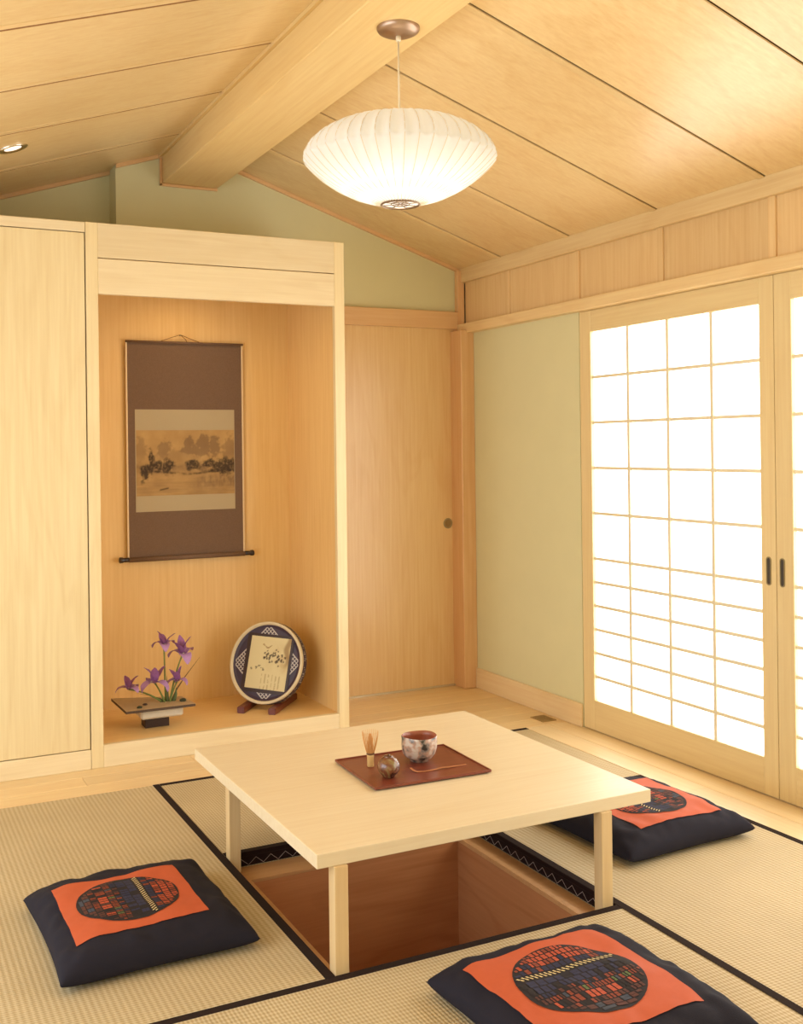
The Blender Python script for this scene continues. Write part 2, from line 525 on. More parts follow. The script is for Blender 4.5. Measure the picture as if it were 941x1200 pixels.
# ------------------------------------------------------------------ setting: walls
gable = [(1.19, -0.06), (3.34, -0.06), (3.34, zc(3.34)), (XC, ZR), (1.19, zc(1.19))]
wall_back = tag(prism('wall_back', gable, 'Y', YB, YB + 0.15, 'green'), kind='structure',
                label='sage green plaster gable wall behind the sliding door')
gl = [(-1.4, -0.06), (1.19, -0.06), (1.19, zc(1.19)), (-1.4, zc(-1.4))]
tag(prism('wall_left', gl, 'Y', 5.579, 5.70, 'green'), kind='structure',
    label='recessed green plaster wall above the storage cabinet')
wall_right = tag(box('wall_right', (XR, 4.292, 0), (3.34, 5.585, 2.06), 'green', bev=0), kind='structure',
                 label='sage green plaster wall beside the shoji')
# frieze over the shoji: panels between battens
box('frieze_back', (3.235, YNEAR, 2.056), (3.34, 5.43, 2.40), 'backing', wall_right, bev=0)
divs = [5.40, 4.92, 4.303, 3.692, 3.045, 2.40, 1.75, 1.10, 0.45, -0.4]
for a, b in zip(divs[:-1], divs[1:]):
    box('frieze_panel', (3.219, b + 0.001, 2.10), (3.235, a - 0.001, 2.375), 'frieze', wall_right, bev=0.001)
for i, dv in enumerate(divs[1:-1]):
    wd = 0.006 if i == 0 else 0.019
    box('frieze_batten', (3.209, dv - wd, 2.108), (3.2195, dv + wd, 2.362), 'frieze', wall_right, bev=0.0015)

tag(box('wall_light_block', (-1.4, YNEAR - 0.12, -0.06), (3.34, YNEAR, 2.3), 'green', bev=0), kind='structure',  # unseen, added to keep light from behind off the camera-facing sides
    label='unseen plaster wall added behind the camera to block light')
trim = tag(box('trim_1', (3.161, YNEAR, 2.056), (3.235, 5.395, 2.112), 'mapleY', bev=0.003), kind='structure',
           label='maple head rail running over the shoji')
tag(box('trim_2', (3.190, YNEAR, 2.360), (3.30, 5.43, 2.443), 'mapleY', bev=0.003), kind='structure',
    label='maple crown board between frieze and ceiling')
tag(box('trim_3', (3.122, 5.292, 0.0), (XR, 5.43, 2.070), 'casing', bev=0.003), kind='structure',
    label='square maple corner post beside the sliding door')
tag(box('trim_4', (3.165, 5.395, 2.070), (XR, 5.43, 2.43), 'casing', bev=0.002), kind='structure',
    label='short maple corner strip above the head rail')
tag(box('baseboard_right', (3.197, 4.292, 0.0), (XR, 5.292, 0.116), 'floorY', bev=0.003), kind='structure',
    label='maple baseboard under the green wall')

# door in the back wall
door = tag(empty('door_1', (2.8, 5.43, 0.0)), kind='structure', label='maple sliding door with round flush pull')
box('door_panel', (2.2, 5.412, 0.008), (3.152, 5.429, 2.09), 'doorZ', door, bev=0.001)
mb = MB()
mb.lathe([(0.0, -0.004), (0.020, -0.004), (0.022, 0.0), (0.029, 0.0), (0.031, -0.003), (0.031, -0.006)], 32)
hp = mb.build('door_pull', 'pull', door, smooth=True)
mb = MB(); mb.lathe([(0.021, 0.0004), (0.012, -0.0008), (0.0, -0.001)], 32)
dish = mb.build('pull_dish', 'dish', hp, smooth=True)
hp.rotation_euler = (math.pi / 2, 0, 0)
hp.location = Vector((3.091, 5.4095, 0.95)) - door.location
tag(box('trim_5', (3.152, 5.395, 0.0), (3.1655, 5.43, 2.09), 'casing', bev=0.002), kind='structure', label='narrow maple door jamb beside the corner post')
tag(box('trim_6', (2.156, 5.392, 2.085), (3.165, 5.43, 2.187), 'casingX', bev=0.003), kind='structure', label='maple head casing over the sliding door')
tag(box('gleam_strip', (2.2, 5.400, 0.0), (3.14, 5.411, 0.010), 'door_gleam', bev=0.002), kind='structure', label='pale metallic strip standing in for the gleam of light under the sliding door')  # pale strip added in place of light gleaming through the door gap

# ------------------------------------------------------------------ setting: ceiling
ceiling = tag(empty('ceiling', (XC, 3.0, ZR)), kind='structure', label='sloped maple panel ceiling with battens')
def slope_piece(name, x0, x1, y0, y1, dz0, dz1, mat, parent):
    vs = []
    for dz in (dz0, dz1):
        for (x, yy) in ((x0, y0), (x1, y0), (x1, y1), (x0, y1)):
            vs.append(Vector((x, yy, zc(x) + dz)))
    fs = [(0, 3, 2, 1), (4, 5, 6, 7), (0, 1, 5, 4), (1, 2, 6, 5), (2, 3, 7, 6), (3, 0, 4, 7)]
    c = sum(vs, Vector()) / 8
    return pydata(name, [v - c for v in vs], fs, mat, parent, loc=c - (wloc(parent) if parent else Vector()))
JR = [-0.4, -0.10, 0.53, 1.165, 1.80, 2.432, 3.062, 3.690, 4.338, 4.968, 5.43]
JL = [-0.4, 0.0, 0.62, 1.245, 1.87, 2.495, 3.119, 3.730, 4.330, 5.000, 5.585]
for a, b in zip(JR[:-1], JR[1:]):
    slope_piece('ceiling_panel', BX1 - 0.03, 3.25, a + 0.020, b - 0.008, 0.0, 0.018, 'ceil', ceiling)
for a, b in zip(JL[:-1], JL[1:]):
    slope_piece('ceiling_panel', -1.4, BX0 + 0.03, a + 0.034, b - 0.010, 0.0, 0.018, 'ceil', ceiling)
for j in JR[1:-1]:
    slope_piece('ceiling_batten', BX1, 3.20, j - 0.002, j + 0.032, -0.006, -0.0003, 'ceil', ceiling)
for j in JL[1:-1]:
    slope_piece('ceiling_batten', -1.4, BX0, j - 0.018, j + 0.014, -0.0015, -0.0003, 'ceil', ceiling)
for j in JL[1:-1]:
    slope_piece('ceiling_joint_shade', -1.4, BX0 + 0.02, j + 0.0145, j + 0.0335, 0.001, 0.018, 'joint_shade', ceiling)  # dark strip laid in to paint the shadow line of each joint
slope_piece('ceiling_deck', XC, 3.34, YNEAR, 5.70, 0.019, 0.05, 'backing', ceiling)
slope_piece('ceiling_deck', -1.4, XC, YNEAR, 5.70, 0.019, 0.05, 'backing', ceiling)
# cove trims at the gable and along the beam
slope_piece('gable_trim', BX1, 3.20, YB - 0.018, YB - 0.0005, -0.020, -0.0004, 'casingX', ceiling)
slope_piece('gable_trim', 1.19, BX0, YB - 0.018, YB - 0.0005, -0.020, -0.0004, 'casingX', ceiling)
slope_piece('gable_trim', -1.4, 1.19, 5.561, 5.5785, -0.020, -0.0004, 'casingX', ceiling)
slope_piece('beam_trim', BX0 - 0.022, BX0 - 0.0005, YNEAR, YB - 0.019, -0.016, -0.0004, 'beam', ceiling)
beam = tag(box('ridge_beam', (BX0, YNEAR, BZ0), (BX1, YB - 0.0005, ZR - 0.05), 'beam', bev=0.004), kind='structure',
           label='long maple box beam under the ceiling ridge')
box('end_trim', (BX0 - 0.014, YB - 0.014, BZ0 - 0.014), (BX0 - 0.0005, YB - 0.001, 2.905), 'casing', beam, bev=0.002)
box('end_trim', (BX0 - 0.014, YB - 0.014, BZ0 - 0.014), (BX1, YB - 0.001, BZ0 - 0.0005), 'casingX', beam, bev=0.002)

# ------------------------------------------------------------------ setting: shoji
def shoji(name, y_hi, y_lo, st_hi, st_lo, label, pull_y):
    w = tag(empty(name, (XR, (y_hi + y_lo) / 2, 0.0)), kind='structure', label=label)
    x0, x1 = XR + 0.002, XR + 0.040
    zb, zt, ztop = 0.151, 1.950, 2.055
    a, b = y_hi - st_hi, y_lo + st_lo
    box('stile', (x0, a, 0.004), (x1, y_hi, ztop), 'shojiZ', w, bev=0.0015)
    box('stile', (x0, y_lo, 0.004), (x1, b, ztop), 'shojiZ', w, bev=0.0015)
    box('bottom_rail', (x0, b, 0.004), (x1, a, zb), 'shojiY', w, bev=0.0015)
    box('top_rail', (x0, b, zt), (x1, a, ztop), 'shojiY', w, bev=0.0015)
    zs = [1.950 - 0.2214 * i for i in range(6)]
    zs += [0.843 - (0.843 - 0.151) / 6 * i for i in range(1, 7)]
    ys = [a + (b - a) / 4 * i for i in range(5)]
    for yy in ys[1:-1]:
        box('muntin', (x0 + 0.006, yy - 0.0085, zb), (x0 + 0.018, yy + 0.0085, zt), 'muntZ', w, bev=0)
    for zz in zs[1:-1]:
        box('muntin', (x0 + 0.008, b, zz - 0.0072), (x0 + 0.019, a, zz + 0.0072), 'muntY', w, bev=0)
    for y1, y2 in zip(ys[:-1], ys[1:]):
        for z1, z2 in zip(zs[:-1], zs[1:]):
            box('paper_pane', (x0 + 0.0195, y2 + 0.0002, z2 + 0.0002), (x0 + 0.0215, y1 - 0.0002, z1 - 0.0002), 'paper', w, bev=0)
    if pull_y:
        mb = MB()
        n = 20; r = 0.0125; h = 0.044
        ring = []
        for k in range(n):
            th = 2 * math.pi * k / n
            ring.append((r * math.cos(th), r * math.sin(th) + (h if math.sin(th) >= 0 else -h)))
        vs = [(-0.003, p[0], p[1]) for p in ring] + [(-0.003, p[0] * 0.72, p[1] * 0.93) for p in ring] + [(0.0, p[0], p[1]) for p in ring] + [(-0.0008, p[0] * 0.68, p[1] * 0.92) for p in ring]
        fs = []
        for k in range(n):
            k2 = (k + 1) % n
            fs += [(k, k2, n + k2, n + k), (k, k2, 2 * n + k2, 2 * n + k), (n + k, n + k2, 3 * n + k2, 3 * n + k)]
        pl = pydata('flush_pull', vs, fs, 'pull', w, smooth=False, loc=Vector((x0 - 0.0002, pull_y, 0.893)) - w.location)
        pydata('pull_recess', [(-0.0008, p[0] * 0.68, p[1] * 0.92) for p in ring], [tuple(range(n))], 'pulldark', pl)
    return w
shoji('window_1', 4.290, 3.047, 0.085, 0.075, 'sliding shoji screen of daylit paper panes next to the green wall', 3.083)
shoji('window_2', 3.044, 1.800, 0.085, 0.075, 'sliding shoji screen cut off by the right edge of the picture', 3.014)
shoji('window_3', 1.797, 0.553, 0.085, 0.075, 'sliding shoji screen nearest to the camera', None)

# ------------------------------------------------------------------ alcove (tokonoma) and cabinet
AX0, AX1 = 0.909, 2.154
alc = tag(empty('display_alcove', (1.53, YN, 0.0)), 'tall maple display alcove framing a hanging scroll', 'alcove')
OX0, OX1, OZ0, OZ1, OB = 0.9626, 2.101, 0.098, 2.0926, 5.405
box('stile', (AX0 + 0.001, YN, 0.0), (OX0, YN + 0.03, 2.407), 'mapleZ', alc)
box('stile', (OX1, YN, 0.0), (AX1, YN + 0.03, 2.407), 'mapleZ', alc)
box('header_board', (OX0, YN + 0.0005, 2.2535), (OX1, YN + 0.03, 2.407), 'mapleX', alc)
box('header_board', (OX0, YN + 0.0005, OZ1), (OX1, YN + 0.03, 2.2495), 'mapleX', alc)
box('base_board', (OX0, YN + 0.0005, 0.0), (OX1, YN + 0.03, OZ0), 'mapleX', alc)
box('alcove_floor', (OX0, YN + 0.03, OZ0 - 0.03), (OX1, OB, OZ0 - 0.0005), 'alcX', alc, bev=0)
box('side_panel', (AX0 + 0.001, YN + 0.03, 0.0), (OX0, YB - 0.001, 2.40), 'alcove', alc, bev=0)
box('side_panel', (OX1, YN + 0.03, 0.0), (AX1, YB - 0.001, 2.40), 'alcove', alc, bev=0)
box('back_panel', (OX0, OB, 0.0), (OX1, YB - 0.001, 2.40), 'alcove', alc, bev=0)
box('soffit', (OX0, YN + 0.03, 2.33), (OX1, OB, 2.35), 'alcove', alc, bev=0)
box('top_board', (OX0, YN + 0.03, 2.37), (OX1, OB, 2.40), 'mapleX', alc, bev=0)

cab = tag(empty('storage_cabinet', (0.5, YN, 0.0)), 'tall plain maple storage cabinet left of the alcove', 'cabinet')
CX0 = -0.62
box('cabinet_body', (CX0, YN + 0.022, 0.0), (AX0 - 0.0005, 5.58, 2.402), 'backing', cab, bev=0)
box('top_rail', (CX0, YN + 0.0, 2.361), (AX0 - 0.0005, YN + 0.022, 2.405), 'mapleX', cab)
box('plinth', (CX0, YN + 0.0, 0.0), (AX0 - 0.0005, YN + 0.022, 0.0855), 'mapleX', cab)
box('cabinet_top', (CX0, YN + 0.022, 2.402), (AX0 - 0.0005, 5.58, 2.405), 'mapleX', cab, bev=0)
for a, b in ((0.145, 0.9045), (-0.62, 0.141)):
    box('cabinet_door', (a, YN + 0.001, 0.0895), (b, YN + 0.020, 2.357), 'mapleZ', cab, bev=0.001)

pk = tag(empty('alcove_downlight', (1.48, 5.06, 2.33)), 'small round warm lamp under the alcove soffit', 'lamp')
mb = MB(); mb.lathe([(0.045, 0.0), (0.048, -0.012), (0.036, -0.014), (0.034, -0.008)], 24)
mb.build('lamp_rim', 'nickel', pk, smooth=True)
mb = MB(); mb.lathe([(0.034, -0.008), (0.0, -0.008)], 24)
mb.build('lens', 'led', pk)
sd = bpy.data.lights.new('alcove_lamp_light', 'SPOT'); sd.energy = ALCOVE_W * 4; sd.color = (1.0, 0.70, 0.36)
sd.spot_size = 2.5; sd.spot_blend = 0.8; sd.shadow_soft_size = 0.04
so = bpy.data.objects.new('alcove_lamp_light', sd); C.objects.link(so); so.parent = pk; so.location = (0, 0, -0.02)

# ------------------------------------------------------------------ tatami
def mat(name, x0, x1, y0, y1, long, binds, label, strips=()):
    r = tag(empty(name, ((x0 + x1) / 2, (y0 + y1) / 2, -0.06)), label, 'tatami mat', 'tatami mats around the sunken seat')
    g = 0.0008; b = 0.0275
    box('rush_mat', (x0 + g, y0 + g, -0.0598), (x1 - g, y1 - g, 0.0), 'tat' + long, r, bev=0.003)
    for s in binds:
        if s == 'x0': lo, hi = (x0 + g - .0003, y0 + g, -0.0004), (x0 + b, y1 - g, 0.0012)
        if s == 'x1': lo, hi = (x1 - b, y0 + g, -0.0004), (x1 - g + .0003, y1 - g, 0.0012)
        if s == 'y0': lo, hi = (x0 + g, y0 + g - .0003, -0.0004), (x1 - g, y0 + b, 0.0012)
        if s == 'y1': lo, hi = (x0 + g, y1 - b, -0.0004), (x1 - g, y1 - g + .0003, 0.0012)
        box('cloth_binding', lo, hi, 'black', r, bev=0.0005)
    return r
m_back = mat('tatami_mat', HX0, TX1, HY1, TY1, 'X', ('y0', 'y1'), 'tatami mat lying between the low table and the alcove')
m_left = mat('tatami_mat', 0.193, HX0, HY0, TY1, 'Y', ('x1', 'x0'), 'tatami mat on the left under the lone left cushion')
m_right = mat('tatami_mat', HX1, TX1, 1.665, HY1, 'Y', ('x0', 'x1'), 'tatami mat beside the shoji under the right cushion')
m_near = mat('tatami_mat', 0.193, HX1, 1.665, HY0, 'X', ('y1', 'y0'), 'tatami mat in the foreground under the nearest cushion')
# dark cloth facing with zigzag stitching on the cut sides of the mats around the well
def facing(parent, p0, p1, inward):
    p0, p1, inward = Vector(p0), Vector(p1), Vector(inward)
    q = inward * 0.0012
    lo = Vector((min(p0.x, p1.x), min(p0.y, p1.y), -0.047)); hi = Vector((max(p0.x, p1.x), max(p0.y, p1.y), 0.0005))
    lo2 = Vector((min(lo.x, lo.x + q.x), min(lo.y, lo.y + q.y), lo.z)); hi2 = Vector((max(hi.x, hi.x + q.x), max(hi.y, hi.y + q.y), hi.z))
    f = box('edge_facing', lo2, hi2, 'stripcloth', parent, bev=0)
    mb = MB()
    L = (p1 - p0).length; n = int(L / 0.027)
    c = wloc(f)
    pts = [p0 + (p1 - p0) * (i / n) + inward * 0.0022 + Vector((0, 0, -0.044 if i % 2 else -0.021)) - c for i in range(n + 1)]
    for a, b in zip(pts[:-1], pts[1:]):
        mb.tube([a, b], 0.0007, 4)
    mb.build('zigzag_stitching', 'thread', f)
    mb2 = MB(); mb2.box((min(p0.x, p1.x) - c.x + min(0, inward.x * .0022), min(p0.y, p1.y) - c.y + min(0, inward.y * .0022), -0.0145 - c.z),
                        (max(p0.x, p1.x) - c.x + max(0, inward.x * .0022), max(p0.y, p1.y) - c.y + max(0, inward.y * .0022), -0.0125 - c.z))
    mb2.build('seam_piping', 'black', f)
facing(m_back, (HX0 + .003, HY1, 0), (HX1 - .003, HY1, 0), (0, -1, 0))
facing(m_right, (HX1, HY0 + .003, 0), (HX1, HY1 - .003, 0), (-1, 0, 0))
facing(m_left, (HX0, HY0 + .003, 0), (HX0, HY1 - .003, 0), (1, 0, 0))
facing(m_near, (HX0 + .003, HY0, 0), (HX1 - .003, HY0, 0), (0, 1, 0))

# ------------------------------------------------------------------ low table
tb = tag(empty('low_table', (1.637, 3.167, -0.049)), 'square pale maple low table standing over the sunken seat', 'table')
box('tabletop', (1.0746, 2.600, 0.287), (2.1986, 3.7315, 0.326), 'tableX', tb, bev=0.0015)
for (a, b) in ((1.1215, 2.592), (2.0015, 2.592), (1.1215, 3.486), (2.0015, 3.486)):
    box('leg', (a, b, -0.049), (a + 0.040, b + 0.040, 0.287), 'tableZ', tb, bev=0.0015)

# ------------------------------------------------------------------ cushions
def cushion(name, cx, cy, rz, hx, hy, label, T=0.105, seed=0, prot=0, po=(0, 0), ps=0.19):
    r = tag(empty(name, (cx, cy, 0.0016), rz), label, 'cushion', 'navy and orange floor cushions')
    sd_ = Vector((seed * 7.3, seed * 3.1, 0))
    def out(u, v):
        px = hx * u * (1 - 0.045 * (1 - v * v) * abs(u) ** 3)
        py = hy * v * (1 - 0.045 * (1 - u * u) * abs(v) ** 3)
        return px, py
    def zt(u, v):
        a = max(0.0, 1 - abs(u) ** 5.0); b = max(0.0, 1 - abs(v) ** 5.0)
        base = 0.030 + (T - 0.030) * (a * b) ** 0.48
        edge = 4 * (a * b) * (1 - a * b) + 0.15
        px, py = out(u, v)
        w = noise.noise(Vector((px * 9, py * 9, 0)) + sd_) * 0.009
        w += noise.noise(Vector((px * 26, py * 22, 3)) + sd_) * 0.0065 * edge * min(1, a * b * 8)
        return base + w * min(1, a * b * 4)
    def zb(u, v):
        a = max(0.0, 1 - abs(u) ** 6); b = max(0.0, 1 - abs(v) ** 6)
        return 0.030 * (1 - (a * b) ** 0.35)
    n = 56
    g = [math.sin(math.pi / 2 * (-1 + 2 * i / n)) * 0.55 + (-1 + 2 * i / n) * 0.45 for i in range(n + 1)]
    vs = []; fs = []
    for j in range(n + 1):
        for i in range(n + 1):
            x_, y_ = out(g[i], g[j]); vs.append((x_, y_, zt(g[i], g[j])))
    nb = len(vs)
    for j in range(n + 1):
        for i in range(n + 1):
            x_, y_ = out(g[i], g[j]); vs.append((x_, y_, min(zb(g[i], g[j]), zt(g[i], g[j]))))
    q = n + 1
    for j in range(n):
        for i in range(n):
            fs.append((j * q + i, j * q + i + 1, (j + 1) * q + i + 1, (j + 1) * q + i))
            fs.append((nb + j * q + i, nb + (j + 1) * q + i, nb + (j + 1) * q + i + 1, nb + j * q + i + 1))
    me = bpy.data.meshes.new('cover')
    me.from_pydata(vs, [], fs)
    bm = bmesh.new(); bm.from_mesh(me)
    bmesh.ops.remove_doubles(bm, verts=bm.verts, dist=0.0003)
    bmesh.ops.recalc_face_normals(bm, faces=bm.faces)
    bm.to_mesh(me); bm.free()
    for p in me.polygons: p.use_smooth = True
    link('cover', me, 'navy', r)
    def top(x_, y_):
        u, v = x_ / hx, y_ / hy
        return zt(max(-1, min(1, u)), max(-1, min(1, v)))
    # orange square
    def sheet(nm, f_in, pts2d, faces2d, off, matn, parent):
        vs = [(a, b, top(a, b) + off) for a, b in pts2d]
        o = pydata(nm, vs, faces2d, matn, parent, smooth=True)
        return o
    k = 30
    pts = [(po[0] - ps + 2 * ps * i / k, po[1] - ps + 2 * ps * j / k) for j in range(k + 1) for i in range(k + 1)]
    fcs = [(j * (k + 1) + i, j * (k + 1) + i + 1, (j + 1) * (k + 1) + i + 1, (j + 1) * (k + 1) + i) for j in range(k) for i in range(k)]
    pan = sheet('orange_panel', None, pts, fcs, 0.0022, 'orange', r)
    R = 0.150 * ps / 0.19
    pts = [po]; fcs = []
    nr, ns = 9, 48
    for a in range(1, nr + 1):
        for s in range(ns):
            th = 2 * math.pi * s / ns
            pts.append((po[0] + R * a / nr * math.cos(th), po[1] + R * a / nr * math.sin(th)))
    for s in range(ns):
        fcs.append((0, 1 + s, 1 + (s + 1) % ns))
    for a in range(nr - 1):
        for s in range(ns):
            s2 = (s + 1) % ns
            fcs.append((1 + a * ns + s, 1 + (a + 1) * ns + s, 1 + (a + 1) * ns + s2, 1 + a * ns + s2))
    disc = sheet('round_panel', None, pts, fcs, 0.0036, 'p_black', r)
    # little patches, laid out in a frame turned by prot quarter turns
    rnd = random.Random(11)
    cs, sn = math.cos(prot * math.pi / 2), math.sin(prot * math.pi / 2)
    mbp = MB()
    names = ['p_navy', 'p_rust', 'p_orange', 'p_brown', 'p_green', 'p_slate', 'p_black']
    def quad(x0, x1, y0, y1, mi, off=0.0048):
        sx = R / 0.150
        corners = [(x0 * sx, y0 * sx), (x1 * sx, y0 * sx), (x1 * sx, y1 * sx), (x0 * sx, y1 * sx)]
        if any(a * a + b * b > (R * 0.985) ** 2 for a, b in corners): return
        P = []
        for a, b in corners:
            X, Y = a * cs - b * sn + po[0], a * sn + b * cs + po[1]
            P.append((X, Y, top(X, Y) + off))
        mbp.add(P, [(0, 1, 2, 3)], mi)
    bands = [(-0.150, -0.128, 0.030, ['p_slate', 'p_black', 'p_brown']), (-0.126, -0.108, 0.022, ['p_brown', 'p_slate', 'p_brown']),
             (-0.105, -0.088, 0.011, ['p_brown', 'p_rust', 'p_black']), (-0.085, -0.058, 0.012, ['p_rust', 'p_orange', 'p_brown', 'p_black']),
             (-0.055, -0.036, 0.009, ['p_rust', 'p_green', 'p_rust', 'p_brown', 'p_slate']), (-0.033, -0.018, 0.010, ['p_brown', 'p_rust', 'p_black', 'p_navy']),
             (-0.015, 0.010, 0.016, ['p_black', 'p_navy', 'p_navy']), (0.012, 0.034, 0.020, ['p_navy', 'p_black', 'p_navy']),
             (0.060, 0.078, 0.014, ['p_navy', 'p_navy', 'p_rust', 'p_navy']), (0.081, 0.100, 0.013, ['p_rust', 'p_orange', 'p_navy', 'p_orange']),
             (0.103, 0.122, 0.012, ['p_orange', 'p_orange', 'p_rust']), (0.125, 0.142, 0.012, ['p_orange', 'p_rust', 'p_orange'])]
    for (x0, x1, st, pal) in bands:
        yy = -0.15
        while yy < 0.15:
            d = st * rnd.uniform(0.75, 1.35)
            for kx in range(2):
                xa = x0 + (x1 - x0) * kx / 2; xb = x0 + (x1 - x0) * (kx + 1) / 2
                if kx == 0: ch = rnd.choice(pal)
                quad(xa + 0.0008, xb, yy + 0.0019, yy + d - 0.0019, names.index(ch))
            yy += d
    tag(mbp.build('patchwork', names, disc), kind='stuff')
    mb = MB()
    yy = -0.142
    sx = R / 0.150
    while yy < 0.140:
        for (xa, xb, dy) in ((0.040, 0.047, 0.0), (0.0475, 0.0545, 0.006)):
            corners = [(xa, yy + dy), (xb, yy + dy + 0.004), (xb, yy + dy + 0.0085), (xa, yy + dy + 0.0045)]
            corners = [(a * sx, b * sx) for a, b in corners]
            if any(a * a + b * b > (R * 0.98) ** 2 for a, b in corners): continue
            P = []
            for a, b in corners:
                X, Y = a * cs - b * sn + po[0], a * sn + b * cs + po[1]
                P.append((X, Y, top(X, Y) + 0.0054))
            mb.add(P, [(0, 1, 2, 3)])
        yy += 0.0125
    mb.build('braid_stripe', 'cream_thread', disc)
    return r
cushion('floor_cushion', 0.717, 3.115, 0.02, 0.272, 0.298, 'navy cushion with orange panel alone on the left mat', seed=1, prot=0, po=(-0.030, -0.026), ps=0.183)
cushion('floor_cushion', 1.584, 2.118, 0.03, 0.288, 0.288, 'navy cushion with orange panel in the foreground, cut by bottom edge', seed=2, prot=1, po=(-0.03, -0.01), ps=0.205)
cushion('floor_cushion', 2.538, 3.088, 0.05, 0.290, 0.300, 'navy cushion with orange panel behind the table leg near the shoji', seed=3, prot=2, po=(0.005, -0.04))

# ------------------------------------------------------------------ tea things
TZ = 0.3262
tr = tag(empty('serving_tray', (1.650, 3.152, TZ), -0.035), 'thin reddish brown wooden tray on the low table', 'tray')
box('tray_board', (-0.207, -0.168, 0.003), (0.207, 0.168, 0.0085), 'tray', tr, bev=0.001, local=True)
for lo, hi in (((-0.209, -0.170, 0.004), (0.209, -0.165, 0.0125)), ((-0.209, 0.165, 0.004), (0.209, 0.170, 0.0125)),
               ((-0.209, -0.165, 0.004), (-0.204, 0.165, 0.0125)), ((0.204, -0.165, 0.004), (0.209, 0.165, 0.0125))):
    box('rim', lo, hi, 'tray', tr, bev=0.0015, local=True)
for sx in (-1, 1):
    box('foot', (sx * 0.17 - 0.012, -0.14, 0.0), (sx * 0.17 + 0.012, 0.14, 0.003), 'tray', tr, bev=0.0008, local=True)
TS = TZ + 0.0087

wh = tag(empty('tea_whisk', (1.524, 3.208, TS)), 'bamboo tea whisk standing upright on the tray', 'whisk')
mb = MB(); mb.lathe([(0.0, 0.0), (0.0105, 0.0), (0.0115, 0.002), (0.011, 0.030), (0.0122, 0.034), (0.0118, 0.040), (0.0, 0.040)], 20)
mb.build('handle', 'bamboo', wh, smooth=True)
mb = MB(); mb.lathe([(0.0122, 0.040), (0.0135, 0.042), (0.0135, 0.045), (0.0125, 0.047)], 20)
mb.build('thread_band', 'twig', wh, smooth=True)
mb = MB()
for i in range(26):
    th = 2 * math.pi * i / 26
    pts = []
    for s in range(6):
        u = s / 5
        rr = 0.011 + 0.019 * u ** 0.85 - 0.003 * u ** 6
        pts.append((rr * math.cos(th), rr * math.sin(th), 0.043 + 0.075 * u))
    mb.tube(pts, [0.0011, 0.0011, 0.001, 0.0009, 0.0007, 0.0004], 4)
mb.build('outer_tines', 'tine', wh)
mb = MB()
for i in range(16):
    th = 2 * math.pi * (i + 0.5) / 16
    pts = []
    for s in range(5):
        u = s / 4
        rr = 0.008 + 0.004 * u - 0.008 * u * u
        pts.append((rr * math.cos(th), rr * math.sin(th), 0.043 + 0.066 * u))
    mb.tube(pts, [0.0013, 0.0013, 0.0012, 0.001, 0.0006], 4)
mb.build('inner_tines', 'tine', wh)

cd = tag(empty('tea_caddy', (1.527, 3.078, TS)), 'small round glossy brown and olive tea caddy on the tray', 'tea caddy')
mb = MB()
prof = [(0.0, 0.0), (0.018, 0.0), (0.020, 0.003)]
for i in range(1, 14):
    a = -1.1 + i * (2.35 / 13)
    prof.append((0.0365 * math.cos(a), 0.034 + 0.0345 * math.sin(a)))
prof.append((0.013, 0.0665))
mb.lathe(prof, 36); mb.build('jar', 'caddy', cd, smooth=True)
mb = MB(); mb.lathe([(0.0145, 0.0655), (0.0145, 0.0685), (0.011, 0.070), (0.004, 0.0705), (0.0035, 0.073), (0.0, 0.0735)], 24)
mb.build('lid', 'caddy', cd, smooth=True)

bw = tag(empty('tea_bowl', (1.700, 3.190, TS)), 'mottled grey and dark tea bowl with red interior on the tray', 'bowl')
def wob(bmv, seed):
    out = []
    for (x_, y_, z_) in bmv:
        th = math.atan2(y_, x_)
        k = 1 + 0.018 * math.sin(3 * th + seed) + 0.012 * math.sin(5 * th + z_ * 60)
        out.append((x_ * k, y_ * k, z_ + (0.0009 * math.sin(2 * th + 1) if z_ > 0.06 else 0)))
    return out
mb = MB(); mb.lathe([(0.0, 0.006), (0.024, 0.006), (0.026, 0.0), (0.031, 0.0), (0.032, 0.006), (0.044, 0.012), (0.055, 0.024), (0.060, 0.042), (0.0615, 0.058), (0.0605, 0.074), (0.0610, 0.083), (0.0595, 0.0855)], 48)
mb.v = wob(mb.v, 0.4); mb.build('outer_wall', 'raku', bw, smooth=True)
mb = MB(); mb.lathe([(0.0595, 0.0855), (0.0565, 0.084), (0.056, 0.070), (0.055, 0.045), (0.048, 0.025), (0.03, 0.014), (0.0, 0.012)], 48)
mb.v = wob(mb.v, 0.4); mb.build('inner_wall', 'rakuin', bw, smooth=True)

scp = tag(empty('tea_scoop', (1.715, 3.068, TS)), 'thin bamboo tea scoop lying at the front of the tray', 'scoop')
mb = MB()
pts = [(-0.098, 0.030, 0.011), (-0.094, 0.016, 0.006), (-0.086, 0.008, 0.003), (-0.06, 0.002, 0.002), (-0.02, 0.000, 0.003), (0.0, -0.001, 0.006), (0.02, 0.000, 0.004), (0.06, 0.001, 0.0022), (0.098, 0.003, 0.002)]
vs = []; fs = []
for i, p in enumerate(pts):
    p = Vector(p); tg = (Vector(pts[min(i + 1, len(pts) - 1)]) - Vector(pts[max(i - 1, 0)])).normalized()
    sd_ = tg.cross(Vector((0, 0, 1))).normalized() * (0.0048 if i < 3 else 0.0036)
    for q in (p - sd_, p + sd_, p + sd_ + Vector((0, 0, -0.0016)), p - sd_ + Vector((0, 0, -0.0016))): vs.append(q)
for i in range(len(pts) - 1):
    for k in range(4):
        k2 = (k + 1) % 4
        fs.append((i * 4 + k, i * 4 + k2, (i + 1) * 4 + k2, (i + 1) * 4 + k))
n = (len(pts) - 1) * 4
fs += [(0, 1, 2, 3), (n, n + 1, n + 2, n + 3)]
mb.add(vs, fs)
